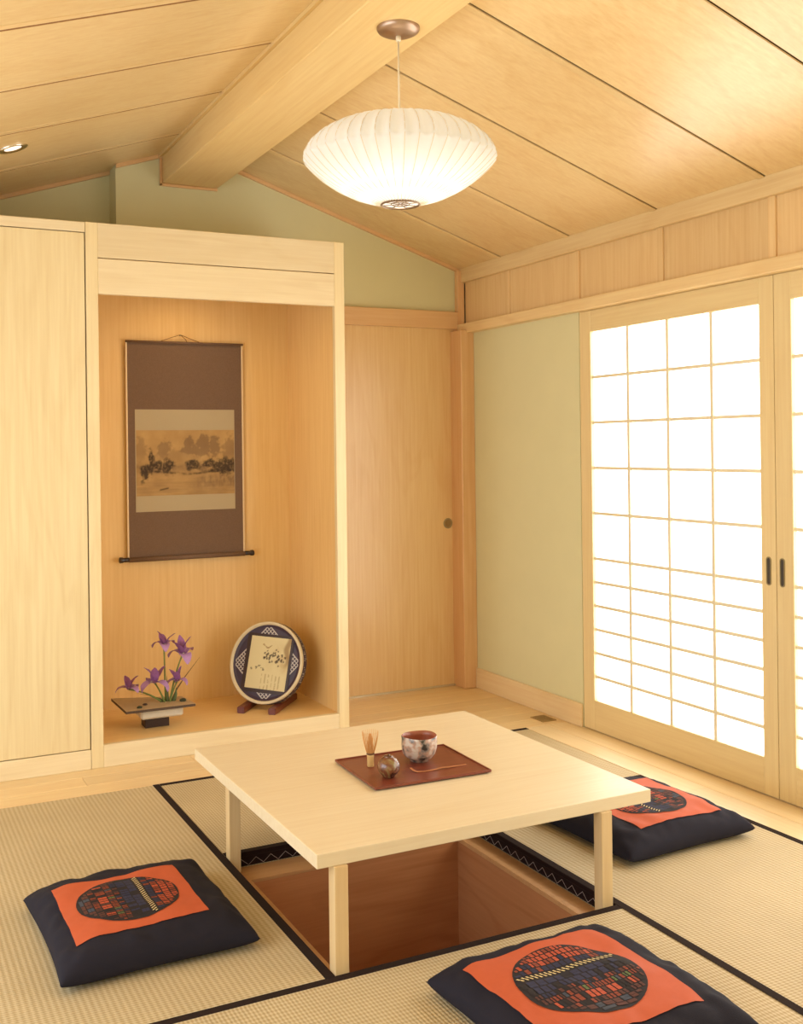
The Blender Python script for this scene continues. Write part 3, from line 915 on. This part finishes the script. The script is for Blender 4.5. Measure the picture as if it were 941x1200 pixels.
tsc = mb.build('scoop_blade', 'scoop', scp)

# ------------------------------------------------------------------ hanging scroll
SY = 5.385
sc = tag(empty('hanging_scroll', (1.527, SY, 0.845)), 'brown hanging scroll with a sepia ink landscape in the alcove', 'scroll')
SX0, SX1, SZ0, SZ1 = 1.222, 1.832, 0.846, 1.950
def sheet_grid(name, x0, x1, z0, z1, y0, nx, nz, colf=None, matn=None, parent=None, curve=0.0):
    vs = []; fs = []; cols = []
    for j in range(nz + 1):
        for i in range(nx + 1):
            u, v = i / nx, j / nz
            vs.append(Vector((x0 + (x1 - x0) * u, y0, z0 + (z1 - z0) * v)) - wloc(parent))
            if colf: cols.append(colf(u, v))
    for j in range(nz):
        for i in range(nx):
            a = j * (nx + 1) + i
            fs.append((a, a + 1, a + nx + 2, a + nx + 1))
    me = bpy.data.meshes.new(name); me.from_pydata(vs, [], fs)
    if colf:
        ca = me.color_attributes.new('Col', 'FLOAT_COLOR', 'POINT')
        for i, c in enumerate(cols): ca.data[i].color = c
    return link(name, me, matn, parent)
box('cloth_mount', (SX0, SY, SZ0), (SX1, SY + 0.003, SZ1), 'scrollcloth', sc, bev=0)
for a in (SX0 - 0.004, SX1 - 0.004):
    box('cream_edge', (a, SY - 0.001, SZ0), (a + 0.008, SY + 0.0035, SZ1), 'scrolledge', sc, bev=0)
box('silk_panel', (1.262, SY - 0.0012, 1.085), (1.786, SY - 0.0002, 1.606), 'scrollsilk', sc, bev=0)
def fb(x_, y_, s, o=4):
    t_ = 0; a = 0.5
    for i in range(o):
        t_ += a * noise.noise(Vector((x_ * s, y_ * s, 7.7 * i + s))); s *= 2.0; a *= 0.55
    return t_
def sst(a, b, x_):
    t_ = max(0, min(1, (x_ - a) / (b - a))); return t_ * t_ * (3 - 2 * t_)
def ink(u, v):
    x_ = u * 1.55
    tan = Vector(lin('ad8a58')[:3]); deep = Vector(lin('2e221b')[:3]); lite = Vector(lin('c2a06a')[:3]); mid = Vector(lin('6b5340')[:3])
    c = tan.lerp(lite, max(0, min(1, 0.5 + 1.1 * fb(x_, v, 4))))
    c = c.lerp(mid, max(0, 0.30 * sst(0.42, 0.10, v) * (0.7 + 1.5 * fb(x_ * 0.4, v * 4, 6))))
    n9 = fb(x_, v, 9); n22 = fb(x_, v, 24)
    def blob(cx, cz, rx, rz, k=0.9, soft=0.45):
        d = math.hypot((u - cx) / rx, (v - cz) / rz) + k * n9 + 0.5 * n22
        return sst(1.1, 1.1 - soft, d)
    far = max(0.8 * blob(0.28, 0.68, 0.075, 0.19), blob(0.53, 0.74, 0.055, 0.17), blob(0.68, 0.78, 0.085, 0.19), blob(0.79, 0.76, 0.065, 0.17),
              blob(0.62, 0.68, 0.20, 0.10), 0.75 * blob(0.96, 0.66, 0.10, 0.24), 0.6 * blob(0.04, 0.68, 0.06, 0.25), 0.5 * blob(0.40, 0.60, 0.3, 0.10))
    c = c.lerp(mid, 0.62 * far * (0.45 + 0.55 * sst(0.50, 0.66, v)))
    band = math.exp(-((v - 0.42) / 0.075) ** 2) * (0.45 + 0.9 * fb(x_, v, 7))
    c = c.lerp(mid, max(0, min(0.7, band)))
    near = max(blob(0.31, 0.45, 0.075, 0.13), blob(0.57, 0.45, 0.09, 0.085), blob(0.74, 0.48, 0.10, 0.07), blob(0.90, 0.43, 0.17, 0.14), blob(0.15, 0.52, 0.035, 0.20),
               blob(0.07, 0.36, 0.05, 0.16), blob(0.22, 0.45, 0.06, 0.08), blob(0.11, 0.42, 0.05, 0.10), 0.8 * blob(0.85, 0.37, 0.16, 0.05))
    near *= 0.85 + 1.3 * max(-0.5, n22)
    c = c.lerp(deep, max(0, min(0.92, near)))
    sh = math.exp(-((v - 0.345 - 0.02 * math.sin(u * 9)) / 0.018) ** 2) * sst(0.05, 0.2, u) * (0.6 + 1.6 * fb(x_, v, 14))
    c = c.lerp(deep, max(0, min(0.85, sh)))
    rf = sst(0.34, 0.26, v) * sst(0.04, 0.2, v) * sst(0.50, 0.72, u) * (0.4 + 0.9 * fb(x_ * 2, v, 8))
    c = c.lerp(mid, max(0, min(0.6, rf)))
    bt = math.exp(-((v - 0.09 - 0.3 * (u - 0.25)) / 0.012) ** 2) * sst(0.22, 0.24, u) * sst(0.33, 0.31, u)
    c = c.lerp(deep, 0.85 * bt)
    return (c.x, c.y, c.z, 1)
M['ink'] = vcol_mat('ink_painting')
sheet_grid('ink_painting', 1.266, 1.783, 1.166, 1.500, SY - 0.0020, 150, 96, ink, 'ink', sc)
mb = MB(); mb.tube([(SX0 - 0.005, SY - 0.006, SZ1), (SX1 + 0.005, SY - 0.006, SZ1)], 0.006, 10)
o = mb.build('top_rod', 'scrollcloth', None, smooth=True); o.parent = sc; o.location = -sc.location
mb = MB(); mb.tube([(SX0, SY - 0.010, SZ0), (SX1, SY - 0.010, SZ0)], 0.012, 14)
o = mb.build('bottom_roller', 'scrollcloth', None, smooth=True); o.parent = sc; o.location = -sc.location
for (a, b, c_) in ((1.172, SX0, -1), (SX1, 1.882, 1)):
    mb = MB()
    n = 9
    if c_ < 0: xs = [a, a + 0.004, a + 0.018, a + 0.022, a + 0.03, b]
    else: xs = [b, b - 0.004, b - 0.018, b - 0.022, b - 0.03, a]
    mb.tube([(x_, SY - 0.012, 0.848) for x_ in xs], [0.012, 0.0155, 0.0145, 0.011, 0.0115, 0.0115], 16)
    o = mb.build('roller_knob', 'ebony', None, smooth=True); o.parent = sc; o.location = -sc.location
mb = MB(); mb.tube([(1.40, SY - 0.004, 1.956), (1.46, SY, 1.978), (1.504, SY + 0.004, 1.992), (1.55, SY, 1.974), (1.60, SY - 0.004, 1.956)], 0.0016, 6)
mb.tube([(1.504, SY + 0.004, 1.992), (1.53, SY + 0.001, 1.968), (1.54, SY - 0.006, 1.945)], 0.0016, 6)
o = mb.build('hanging_cord', 'string', None); o.parent = sc; o.location = -sc.location
mb = MB(); mb.tube([(1.504, SY - 0.002, 1.990), (1.504, OB, 1.990)], 0.003, 8)
o = mb.build('wall_peg', 'pull', None); o.parent = sc; o.location = -sc.location

# ------------------------------------------------------------------ round plate on its stand
PAZ = math.radians(40); e_ = Vector((math.sin(PAZ), math.cos(PAZ), 0)); perp = Vector((math.cos(PAZ), -math.sin(PAZ), 0))
st = tag(empty('plate_stand', (1.739 + 0.17 * e_.x, 4.961 + 0.17 * e_.y, OZ0)), 'dark red wooden easel stand under the round plate', 'stand')
def stand_box(nm, c0, c1, parent, w=0.013, h0=0.0, h1=0.031):
    """bar on the alcove floor from c0 to c1 (distance along e_, offset along perp)"""
    vs = []
    for h in (h0, h1):
        for (a, s) in ((c0[0], -w), (c0[0], w), (c1[0], w), (c1[0], -w)):
            vs.append(e_ * a + perp * (c0[1] + s) + Vector((0, 0, h)))
    o = pydata(nm, vs, [(0, 3, 2, 1), (4, 5, 6, 7), (0, 1, 5, 4), (1, 2, 6, 5), (2, 3, 7, 6), (3, 0, 4, 7)], 'redwood', parent)
    bm = bmesh.new(); bm.from_mesh(o.data)
    bmesh.ops.bevel(bm, geom=bm.edges[:], offset=0.003, segments=2, affect='EDGES'); bm.to_mesh(o.data); bm.free()
    return o
for s in (-0.081, 0.081):
    stand_box('foot', (-0.17, s), (0.17, s), st, 0.019)
stand_box('crossbar', (0.055, 0), (0.085, 0), st, 0.062, 0.002, 0.014)
TILT = math.radians(16)
PA2 = math.radians(49)
pn = Vector((-math.sin(PA2) * math.cos(TILT), -math.cos(PA2) * math.cos(TILT), math.sin(TILT)))     # face normal
pu = (Vector((0, 0, 1)) - pn * pn.z).normalized()
pr = pu.cross(pn).normalized()
pc = Vector((1.842, 5.078, 0.319))
pl = tag(empty('round_plate', pc - pu * 0.2), 'round dark plate with cream rim and painted square centre on a stand', 'plate')
prot_m = Matrix((pr, pu, pn)).transposed().to_4x4()
def pl_part(mb, nm, mats, parent=None, smooth=False):
    o = mb.build(nm, mats, None, smooth)
    o.data.transform(prot_m)
    par = parent or pl
    o.parent = par
    o.location = (pc - wloc(par)) if par is pl else (0, 0, 0)
    return o
PR = 0.205
mb = MB(); mb.lathe([(PR - 0.016, 0.010), (PR - 0.012, 0.018), (PR - 0.003, 0.021), (PR, 0.018), (PR - 0.001, 0.0)], 64)
pl_part(mb, 'cream_rim', 'platerim', smooth=True)
mb = MB(); mb.lathe([(PR - 0.001, 0.0), (PR + 0.001, -0.012), (PR, -0.034), (PR - 0.010, -0.044), (0.0, -0.044)], 64)
wall_ = pl_part(mb, 'outer_wall', 'platein', smooth=True)
mb = MB()
rn = random.Random(5)
for i in range(120):
    th = 2 * math.pi * i / 120
    for kz in range(3):
        if rn.random() < 0.55:
            z0 = -0.003 - 0.010 * kz - rn.random() * 0.002
            t1 = th + 0.034 * rn.uniform(0.4, 1.0)
            zz = z0 - 0.0075
            ra = PR + 0.0022; rb = PR + 0.0022
            mb.add([(ra * math.cos(th), ra * math.sin(th), z0), (ra * math.cos(t1), ra * math.sin(t1), z0), (rb * math.cos(t1), rb * math.sin(t1), zz), (rb * math.cos(th), rb * math.sin(th), zz)], [(0, 1, 2, 3)])
tag(pl_part(mb, 'rim_pattern', 'lattice', wall_), kind='stuff')
mb = MB(); mb.lathe([(PR - 0.016, 0.010), (PR - 0.03, 0.004), (0.0, 0.004)], 64)
pl_part(mb, 'dark_face', 'platein')
# lattice square standing on its corner
mb = MB()
S = 0.133; r5 = math.radians(45 + 3)
for d in range(-9, 10):
    a = d * S / 9
    for sw in (0, 1):
        p0, p1 = ((a, -S), (a, S)) if sw == 0 else ((-S, a), (S, a))
        wd = 0.0022 if abs(d) < 9 else 0.003
        ex = (wd, 0) if sw == 0 else (0, wd)
        qs = [(p0[0] - ex[0], p0[1] - ex[1]), (p0[0] + ex[0], p0[1] + ex[1]), (p1[0] + ex[0], p1[1] + ex[1]), (p1[0] - ex[0], p1[1] - ex[1])]
        mb.add([(x_ * math.cos(r5) - y_ * math.sin(r5), x_ * math.sin(r5) + y_ * math.cos(r5), 0.0052 + 0.0002 * sw) for x_, y_ in qs], [(0, 1, 2, 3)])
pl_part(mb, 'white_lattice', 'lattice')
r6 = math.radians(-2)
def card(mb, hw, hh, z0, z1):
    vs = [(x_ * math.cos(r6) - y_ * math.sin(r6) + 0.006, x_ * math.sin(r6) + y_ * math.cos(r6) - 0.004, z_) for z_ in (z0, z1) for x_, y_ in ((-hw, -hh), (hw, -hh), (hw, hh), (-hw, hh))]
    mb.add(vs, [(0, 3, 2, 1), (4, 5, 6, 7), (0, 1, 5, 4), (1, 2, 6, 5), (2, 3, 7, 6), (3, 0, 4, 7)])
mb = MB(); card(mb, 0.132, 0.146, 0.0045, 0.0075); pl_part(mb, 'dark_border', 'darkclay')
M['cardpaint'] = vcol_mat('cream_painted_panel', 0.6)
vs = []; fs = []; cols = []
nx, nz = 60, 70; hw, hh = 0.114, 0.130
rn = random.Random(8)
dots = []
for i in range(40):
    a = rn.uniform(0, 6.28); q = rn.uniform(0.3, 1.0)
    dots.append((0.62 + 0.30 * q * math.cos(a), 0.60 + 0.17 * q * math.sin(a), rn.uniform(0.016, 0.028)))
def cardcol(u, v):
    cream = Vector(lin('d8cb9c')[:3]); tan_ = Vector(lin('b0874a')[:3]); dk = Vector(lin('3a2a1c')[:3]); gold = Vector(lin('8d6a36')[:3])
    c = cream.lerp(tan_, max(0, 0.22 + 0.9 * fb(u, v, 5)) * sst(0.3, 0.9, u) * sst(0.25, 0.5, v) * sst(0.98, 0.7, v))
    c = c.lerp(gold, 0.75 * sst(0.10, 0.03, abs(u - 0.95 - 0.04 * math.sin(v * 14))) * sst(0.4, 0.55, v))
    for (a, b, r_) in dots:
        d = math.hypot(u - a, (v - b) * 1.1)
        if d < r_: c = c.lerp(dk, 0.85)
    if fb(u, v, 10) > 0.10 and abs(v - 0.40) < 0.05 and 0.08 < u < 0.42: c = c.lerp(dk, 0.7)
    if abs(v - 0.82 - 0.03 * math.sin(u * 25)) < 0.012 and 0.3 < u < 0.55: c = c.lerp(gold, 0.8)
    if v < 0.3 and 0.35 < u < 0.85 and math.sin(u * 70) > 0.55 and fb(u, v, 16) > -0.05: c = c.lerp(gold, 0.45)
    return (c.x, c.y, c.z, 1)
for j in range(nz + 1):
    for i in range(nx + 1):
        x_, y_ = (-1 + 2 * i / nx) * hw, (-1 + 2 * j / nz) * hh
        vs.append((x_ * math.cos(r6) - y_ * math.sin(r6) + 0.010, x_ * math.sin(r6) + y_ * math.cos(r6) - 0.002, 0.0085))
        cols.append(cardcol(i / nx, j / nz))
for j in range(nz):
    for i in range(nx):
        a = j * (nx + 1) + i; fs.append((a, a + 1, a + nx + 2, a + nx + 1))
me = bpy.data.meshes.new('painted_panel'); me.from_pydata(vs, [], fs)
ca = me.color_attributes.new('Col', 'FLOAT_COLOR', 'POINT')
for i, c in enumerate(cols): ca.data[i].color = c
me.transform(prot_m)
link('painted_panel', me, 'cardpaint', pl, pc - wloc(pl))

# ------------------------------------------------------------------ flower vase and irises
VZ = OZ0
va = tag(empty('flower_vase', (1.250, 5.005, VZ)), 'low slab vase on a dark block holding purple irises', 'vase')
VR = math.radians(2)
def rbox(nm, lo, hi, matn, parent, bev=0.002, rz=0.0):
    o = box(nm, lo, hi, matn, parent, bev, local=True); o.rotation_euler = (0, 0, rz); return o
rbox('dark_base', (-0.056, -0.045, 0.0), (0.058, 0.035, 0.046), 'darkclay', va, 0.002)
rbox('white_body', (-0.080, -0.070, 0.046), (0.120, 0.060, 0.094), 'whitestone', va, 0.008)
vs = []
for z_ in (0.094, 0.106):
    for (x_, y_) in ((-0.175, 0.135), (-0.160, -0.115), (0.165, -0.118), (0.150, 0.060)):
        vs.append((x_, y_, z_ + (0.012 if x_ < 0 and y_ > 0 else 0)))
sl = pydata('slab_top', vs, [(0, 3, 2, 1), (4, 5, 6, 7), (0, 1, 5, 4), (1, 2, 6, 5), (2, 3, 7, 6), (3, 0, 4, 7)], None, va)
sl.data.materials.append(M['slab']); sl.data.materials.append(M['slabedge'])
for p in sl.data.polygons: p.material_index = 0 if p.normal.z > 0.7 else 1
mb = MB(); mb.lathe([(0.0, 0.0008), (0.036, 0.0008), (0.036, 0.0), (0.0, 0.0)], 24)
mb.build('mouth', 'leafdark', va, loc=(0.055, -0.02, 0.1065))
def pebble(c, r_, matn, nm, label, grp):
    b_ = bmesh.new(); bmesh.ops.create_icosphere(b_, subdivisions=2, radius=1.0)
    for v in b_.verts:
        k = 1 + 0.25 * noise.noise(v.co * 1.7 + Vector(c) * 30)
        v.co = Vector((v.co.x * r_ * k, v.co.y * r_ * 0.8 * k, v.co.z * r_ * 0.55 * k))
    me = bpy.data.meshes.new(nm); b_.to_mesh(me); b_.free()
    for p in me.polygons: p.use_smooth = True
    o = link(nm, me, matn, None, c)
    tag(o, label, 'pebble', grp)
SZT = VZ + 0.106
pebble((1.160, 4.925, SZT + 0.005), 0.013, 'leafdark', 'pebble', 'dark pebble at the front left corner of the slab vase', 'pebbles on the slab vase')
pebble((1.195, 4.965, SZT + 0.0055), 0.012, 'darkclay', 'pebble', 'dark pebble between the left corner and the stems', 'pebbles on the slab vase')
pebble((1.375, 4.96, SZT + 0.006), 0.017, 'leafdark', 'pebble', 'mossy pebble at the right end of the slab vase', 'pebbles on the slab vase')

def petal(mb, org, az, length, width, rise, curl, mi=0):
    """ribbon petal leaving org in direction az; rise = start slope, curl = how much it turns down"""
    n = 7; pts = []; p = Vector(org); ang = rise
    d = Vector((math.cos(az), math.sin(az), 0)); s = Vector((-math.sin(az), math.cos(az), 0))
    vs = []; fs = []
    for i in range(n + 1):
        u = i / n
        w_ = width * (math.sin(math.pi * min(1, 0.08 + u * 0.9) ** 0.8) ** 0.8 + 0.04)
        nrm = d * -math.sin(ang) + Vector((0, 0, 1)) * math.cos(ang)
        for k in (-1, 0, 1):
            vs.append(p + s * w_ * k - nrm * (0.25 * w_ * (1 - abs(k))) + nrm * (0.06 * width * math.sin(u * 14 + k * 2)))
        p = p + (d * math.cos(ang) + Vector((0, 0, 1)) * math.sin(ang)) * (length / n)
        ang -= curl / n
    for i in range(n):
        for k in range(2):
            fs.append((i * 3 + k, i * 3 + k + 1, (i + 1) * 3 + k + 1, (i + 1) * 3 + k))
    mb.add(vs, fs, mi)
def iris(head, ctrl, root, label, az0, sc_=1.0, seed=0, lean=0.0):
    r_ = tag(empty('iris_flower', root), label, 'flower', 'purple irises in the slab vase')
    R0 = Vector(root); H_ = Vector(head) - R0; K = Vector(ctrl) - R0
    mb = MB(); pts = []
    for i in range(11):
        u = i / 10
        pts.append(K * (2 * u * (1 - u)) + H_ * (u * u))
    mb.tube(pts, [0.0048 - 0.0016 * i / 10 for i in range(9)] + [0.0042, 0.005], 8)
    mb.build('stem', 'stem', r_, smooth=True)
    rn = random.Random(seed)
    mb = MB()
    for k in range(3):
        petal(mb, H_, az0 + k * 2.094 + rn.uniform(-.25, .25), 0.092 * sc_, 0.024 * sc_, 0.7 + rn.uniform(-.2, .3), 2.4 + rn.uniform(-.3, .5))
    f1 = mb.build('drooping_petals', 'petal2', r_, smooth=True)
    mb = MB()
    for k in range(3):
        petal(mb, H_ + Vector((0, 0, 0.004)), az0 + 1.05 + k * 2.094 + rn.uniform(-.3, .3), 0.082 * sc_, 0.018 * sc_, 1.35 + rn.uniform(-.25, .15), 0.7 + rn.uniform(-.3, .6))
    mb.build('upright_petals', 'petal', r_, smooth=True)
    mb = MB()
    for k in range(3):
        petal(mb, H_ + Vector((0, 0, 0.003)), az0 + k * 2.094, 0.026 * sc_, 0.004 * sc_, 0.85, 1.6)
    mb.build('pale_signal', 'petalc', r_, smooth=True)
    return r_
ROOT = (1.303, 4.985, SZT)
iris((1.300, 5.010, 0.470), (1.296, 4.99, 0.34), (1.300, 4.990, SZT), 'tallest upright iris at the top of the arrangement', 2.6, 0.95, 1)
iris((1.385, 4.995, 0.420), (1.345, 4.99, 0.34), (1.318, 4.985, SZT), 'iris on the stem leaning right near the top', 0.5, 1.15, 2)
iris((1.125, 4.985, 0.285), (1.215, 4.98, 0.262), (1.285, 4.985, SZT), 'iris bending low over the left end of the vase', 3.0, 0.9, 3)
iris((1.243, 4.970, 0.305), (1.272, 4.975, 0.26), (1.292, 4.975, SZT), 'iris drooping in the middle of the arrangement', 3.6, 1.1, 4)
iris((1.352, 4.975, 0.300), (1.330, 4.975, 0.26), (1.315, 4.972, SZT), 'short iris low on the right of the stems', 5.4, 0.85, 5)
def blade(nm, pts, w_, matn, label, cat='leaf'):
    r0 = Vector(pts[0]); mb = MB(); vs = []; fs = []
    n = len(pts)
    for i, p in enumerate(pts):
        u = i / (n - 1); ww = w_ * (1 - u ** 3) + 0.0004
        p = Vector(p) - r0
        for dx, dy in ((-ww, 0), (0, ww * 0.5), (ww, 0), (0, -ww * 0.3)): vs.append(p + Vector((dx, dy, 0)))
    for i in range(n - 1):
        for k in range(4):
            k2 = (k + 1) % 4; fs.append((i * 4 + k, i * 4 + k2, (i + 1) * 4 + k2, (i + 1) * 4 + k))
    mb.add(vs, fs); o = mb.build(nm, matn, None, loc=r0); tag(o, label, cat)
blade('iris_leaf', [(1.325, 4.985, SZT), (1.352, 4.985, 0.26), (1.395, 4.99, 0.315), (1.47, 4.995, 0.40)], 0.004, 'twig', 'thin twig slanting right above the vase', 'twig')
blade('iris_leaf', [(1.308, 4.98, SZT), (1.306, 4.982, 0.26), (1.304, 4.985, 0.33)], 0.005, 'leaf', 'short green leaf between the iris stems')
blade('iris_leaf', [(1.296, 4.98, SZT), (1.27, 4.982, 0.225), (1.22, 4.985, 0.245), (1.16, 4.985, 0.262)], 0.005, 'leaf', 'green leaf bending left beside the low iris')
blade('iris_leaf', [(1.335, 4.98, SZT), (1.345, 4.982, 0.235), (1.35, 4.985, 0.27)], 0.009, 'leaf', 'broad short leaf under the low right iris')

# ------------------------------------------------------------------ pendant lamp
LX, LY = 1.606, 3.100
lp = tag(empty('pendant_lamp', (LX, LY, BZ0)), 'white fluted saucer pendant lamp hanging from the ridge beam', 'lamp')
mb = MB(); mb.lathe([(0.071, 0.0), (0.071, -0.006), (0.066, -0.014), (0.050, -0.022), (0.020, -0.028), (0.0, -0.028)], 48)
mb.build('ceiling_canopy', 'nickel', lp, smooth=True)
mb = MB(); mb.tube([(0, 0, -0.026), (0, 0, -0.045)], 0.0085, 12); mb.build('cord_grip', 'cord', lp, smooth=True)
mb = MB(); mb.tube([(0, 0, -0.04), (0, 0, -0.29)], 0.0034, 10); mb.build('cord', 'cord', lp, smooth=True)
ZE, ZT_, ZB_ = 2.342, 2.478, 2.196
NR = 44; SUB = 6
prof = []
nn = 26
for i in range(nn + 1):
    a = -math.pi / 2 + math.pi * i / nn
    cr_, sr_ = abs(math.cos(a)), math.sin(a)
    rr = 0.318 * cr_ ** 0.92
    zz = (ZE - ZB_) * (-(abs(sr_) ** 1.8)) if sr_ < 0 else (ZT_ - ZE) * sr_ ** 1.05
    prof.append((max(rr, 0.064 if sr_ < 0 else 0.045), zz + ZE))
seg = NR * SUB
vs = []; fs = []
for (r_, z_) in prof:
    for k in range(seg):
        ph = (k % SUB) / SUB
        amp = (0.034 if z_ < ZE else 0.058) * (r_ / 0.323) ** 0.7
        q = r_ * (1 - amp * math.sin(math.pi * ph))
        # the skin sags inward a little between the wires
        th = 2 * math.pi * k / seg
        vs.append((q * math.cos(th), q * math.sin(th), z_ - BZ0))
for i in range(len(prof) - 1):
    for k in range(seg):
        k2 = (k + 1) % seg
        fs.append((i * seg + k, i * seg + k2, (i + 1) * seg + k2, (i + 1) * seg + k))
shade = pydata('shade', vs, fs, 'shade', lp, smooth=True)
mb = MB()
for k in range(NR):
    th = 2 * math.pi * k / NR
    mb.tube([((r_ + 0.0006) * math.cos(th), (r_ + 0.0006) * math.sin(th), z_ - BZ0) for (r_, z_) in prof[::2]], 0.0011, 4, cap=False)
mb.build('rib_wires', 'cord', shade)
mb = MB()
zz = ZB_ - BZ0
mb.lathe([(0.058, zz - 0.002), (0.062, zz - 0.005), (0.066, zz - 0.002), (0.064, zz + 0.002), (0.060, zz + 0.002), (0.058, zz - 0.002)], 40)
for k in range(4):
    th = math.pi * k / 4
    mb.tube([(0.06 * math.cos(th), 0.06 * math.sin(th), zz), (-0.06 * math.cos(th), -0.06 * math.sin(th), zz)], 0.0012, 6)
mb.lathe([(0.028, zz), (0.030, zz - 0.002), (0.032, zz), (0.030, zz + 0.002), (0.028, zz)], 24)
mb.build('bottom_ring', 'ring', lp)
mb = MB()
prof2 = [(0.0, 2.30)] + [(0.032 * math.sin(a), 2.332 - 0.032 * math.cos(a)) for a in (0.5, 1.0, 1.5, 2.0, 2.5)] + [(0.014, 2.375), (0.014, 2.40)]
mb.lathe([(r_, z_ - BZ0) for r_, z_ in prof2], 20); mb.build('bulb', 'bulb', lp, smooth=True)
ld = bpy.data.lights.new('lamp_light', 'SPOT'); ld.energy = LAMP_W * 4; ld.color = (0.98, 0.98, 1.0); ld.shadow_soft_size = 0.04
ld.spot_size = 3.05; ld.spot_blend = 0.5
lo_ = bpy.data.objects.new('lamp_light', ld); C.objects.link(lo_); lo_.parent = lp; lo_.location = (0, 0, 2.365 - BZ0)

# ------------------------------------------------------------------ recessed ceiling light
def slope_frame(x, y):
    n_ = Vector((SLP if x < XC else -SLP, 0, -1)).normalized()      # pointing down into the room
    ux = Vector((0, 1, 0)); uy = n_.cross(ux).normalized()
    return Matrix((ux, uy, n_)).transposed()
dl = tag(empty('recessed_downlight', (0.590, 4.605, zc(0.590))), 'small round chrome recessed light in the left ceiling slope', 'ceiling light')
fm = slope_frame(0.59, 4.6).to_4x4()
mb = MB(); mb.lathe([(0.062, 0.0005), (0.062, 0.004), (0.056, 0.006), (0.044, 0.004), (0.036, 0.0015)], 36)
o = mb.build('trim_ring', 'chrome', dl, smooth=True); o.data.transform(fm)
mb = MB(); mb.lathe([(0.036, 0.0015), (0.030, 0.003), (0.0, 0.003)], 28)
o = mb.build('lens', 'frost', dl); o.data.transform(fm)

# ------------------------------------------------------------------ floor register
vt = tag(empty('floor_vent', (3.128, 4.52, 0.0)), 'small bronze floor vent in the planks by the baseboard', 'vent')
box('vent_plate', (-0.040, -0.055, 0.0003), (0.040, 0.055, 0.0022), 'ventdark', vt, bev=0, local=True)
for lo, hi in (((-0.042, -0.057, 0.0003), (-0.035, 0.057, 0.004)), ((0.035, -0.057, 0.0003), (0.042, 0.057, 0.004)),
               ((-0.035, -0.057, 0.0003), (0.035, -0.050, 0.004)), ((-0.035, 0.050, 0.0003), (0.035, 0.057, 0.004))):
    box('vent_frame', lo, hi, 'vent', vt, bev=0.0006, local=True)
for i in range(9):
    yy = -0.044 + 0.011 * i
    box('vent_slat', (-0.035, yy - 0.0025, 0.0022), (0.035, yy + 0.0025, 0.0036), 'vent', vt, bev=0, local=True)
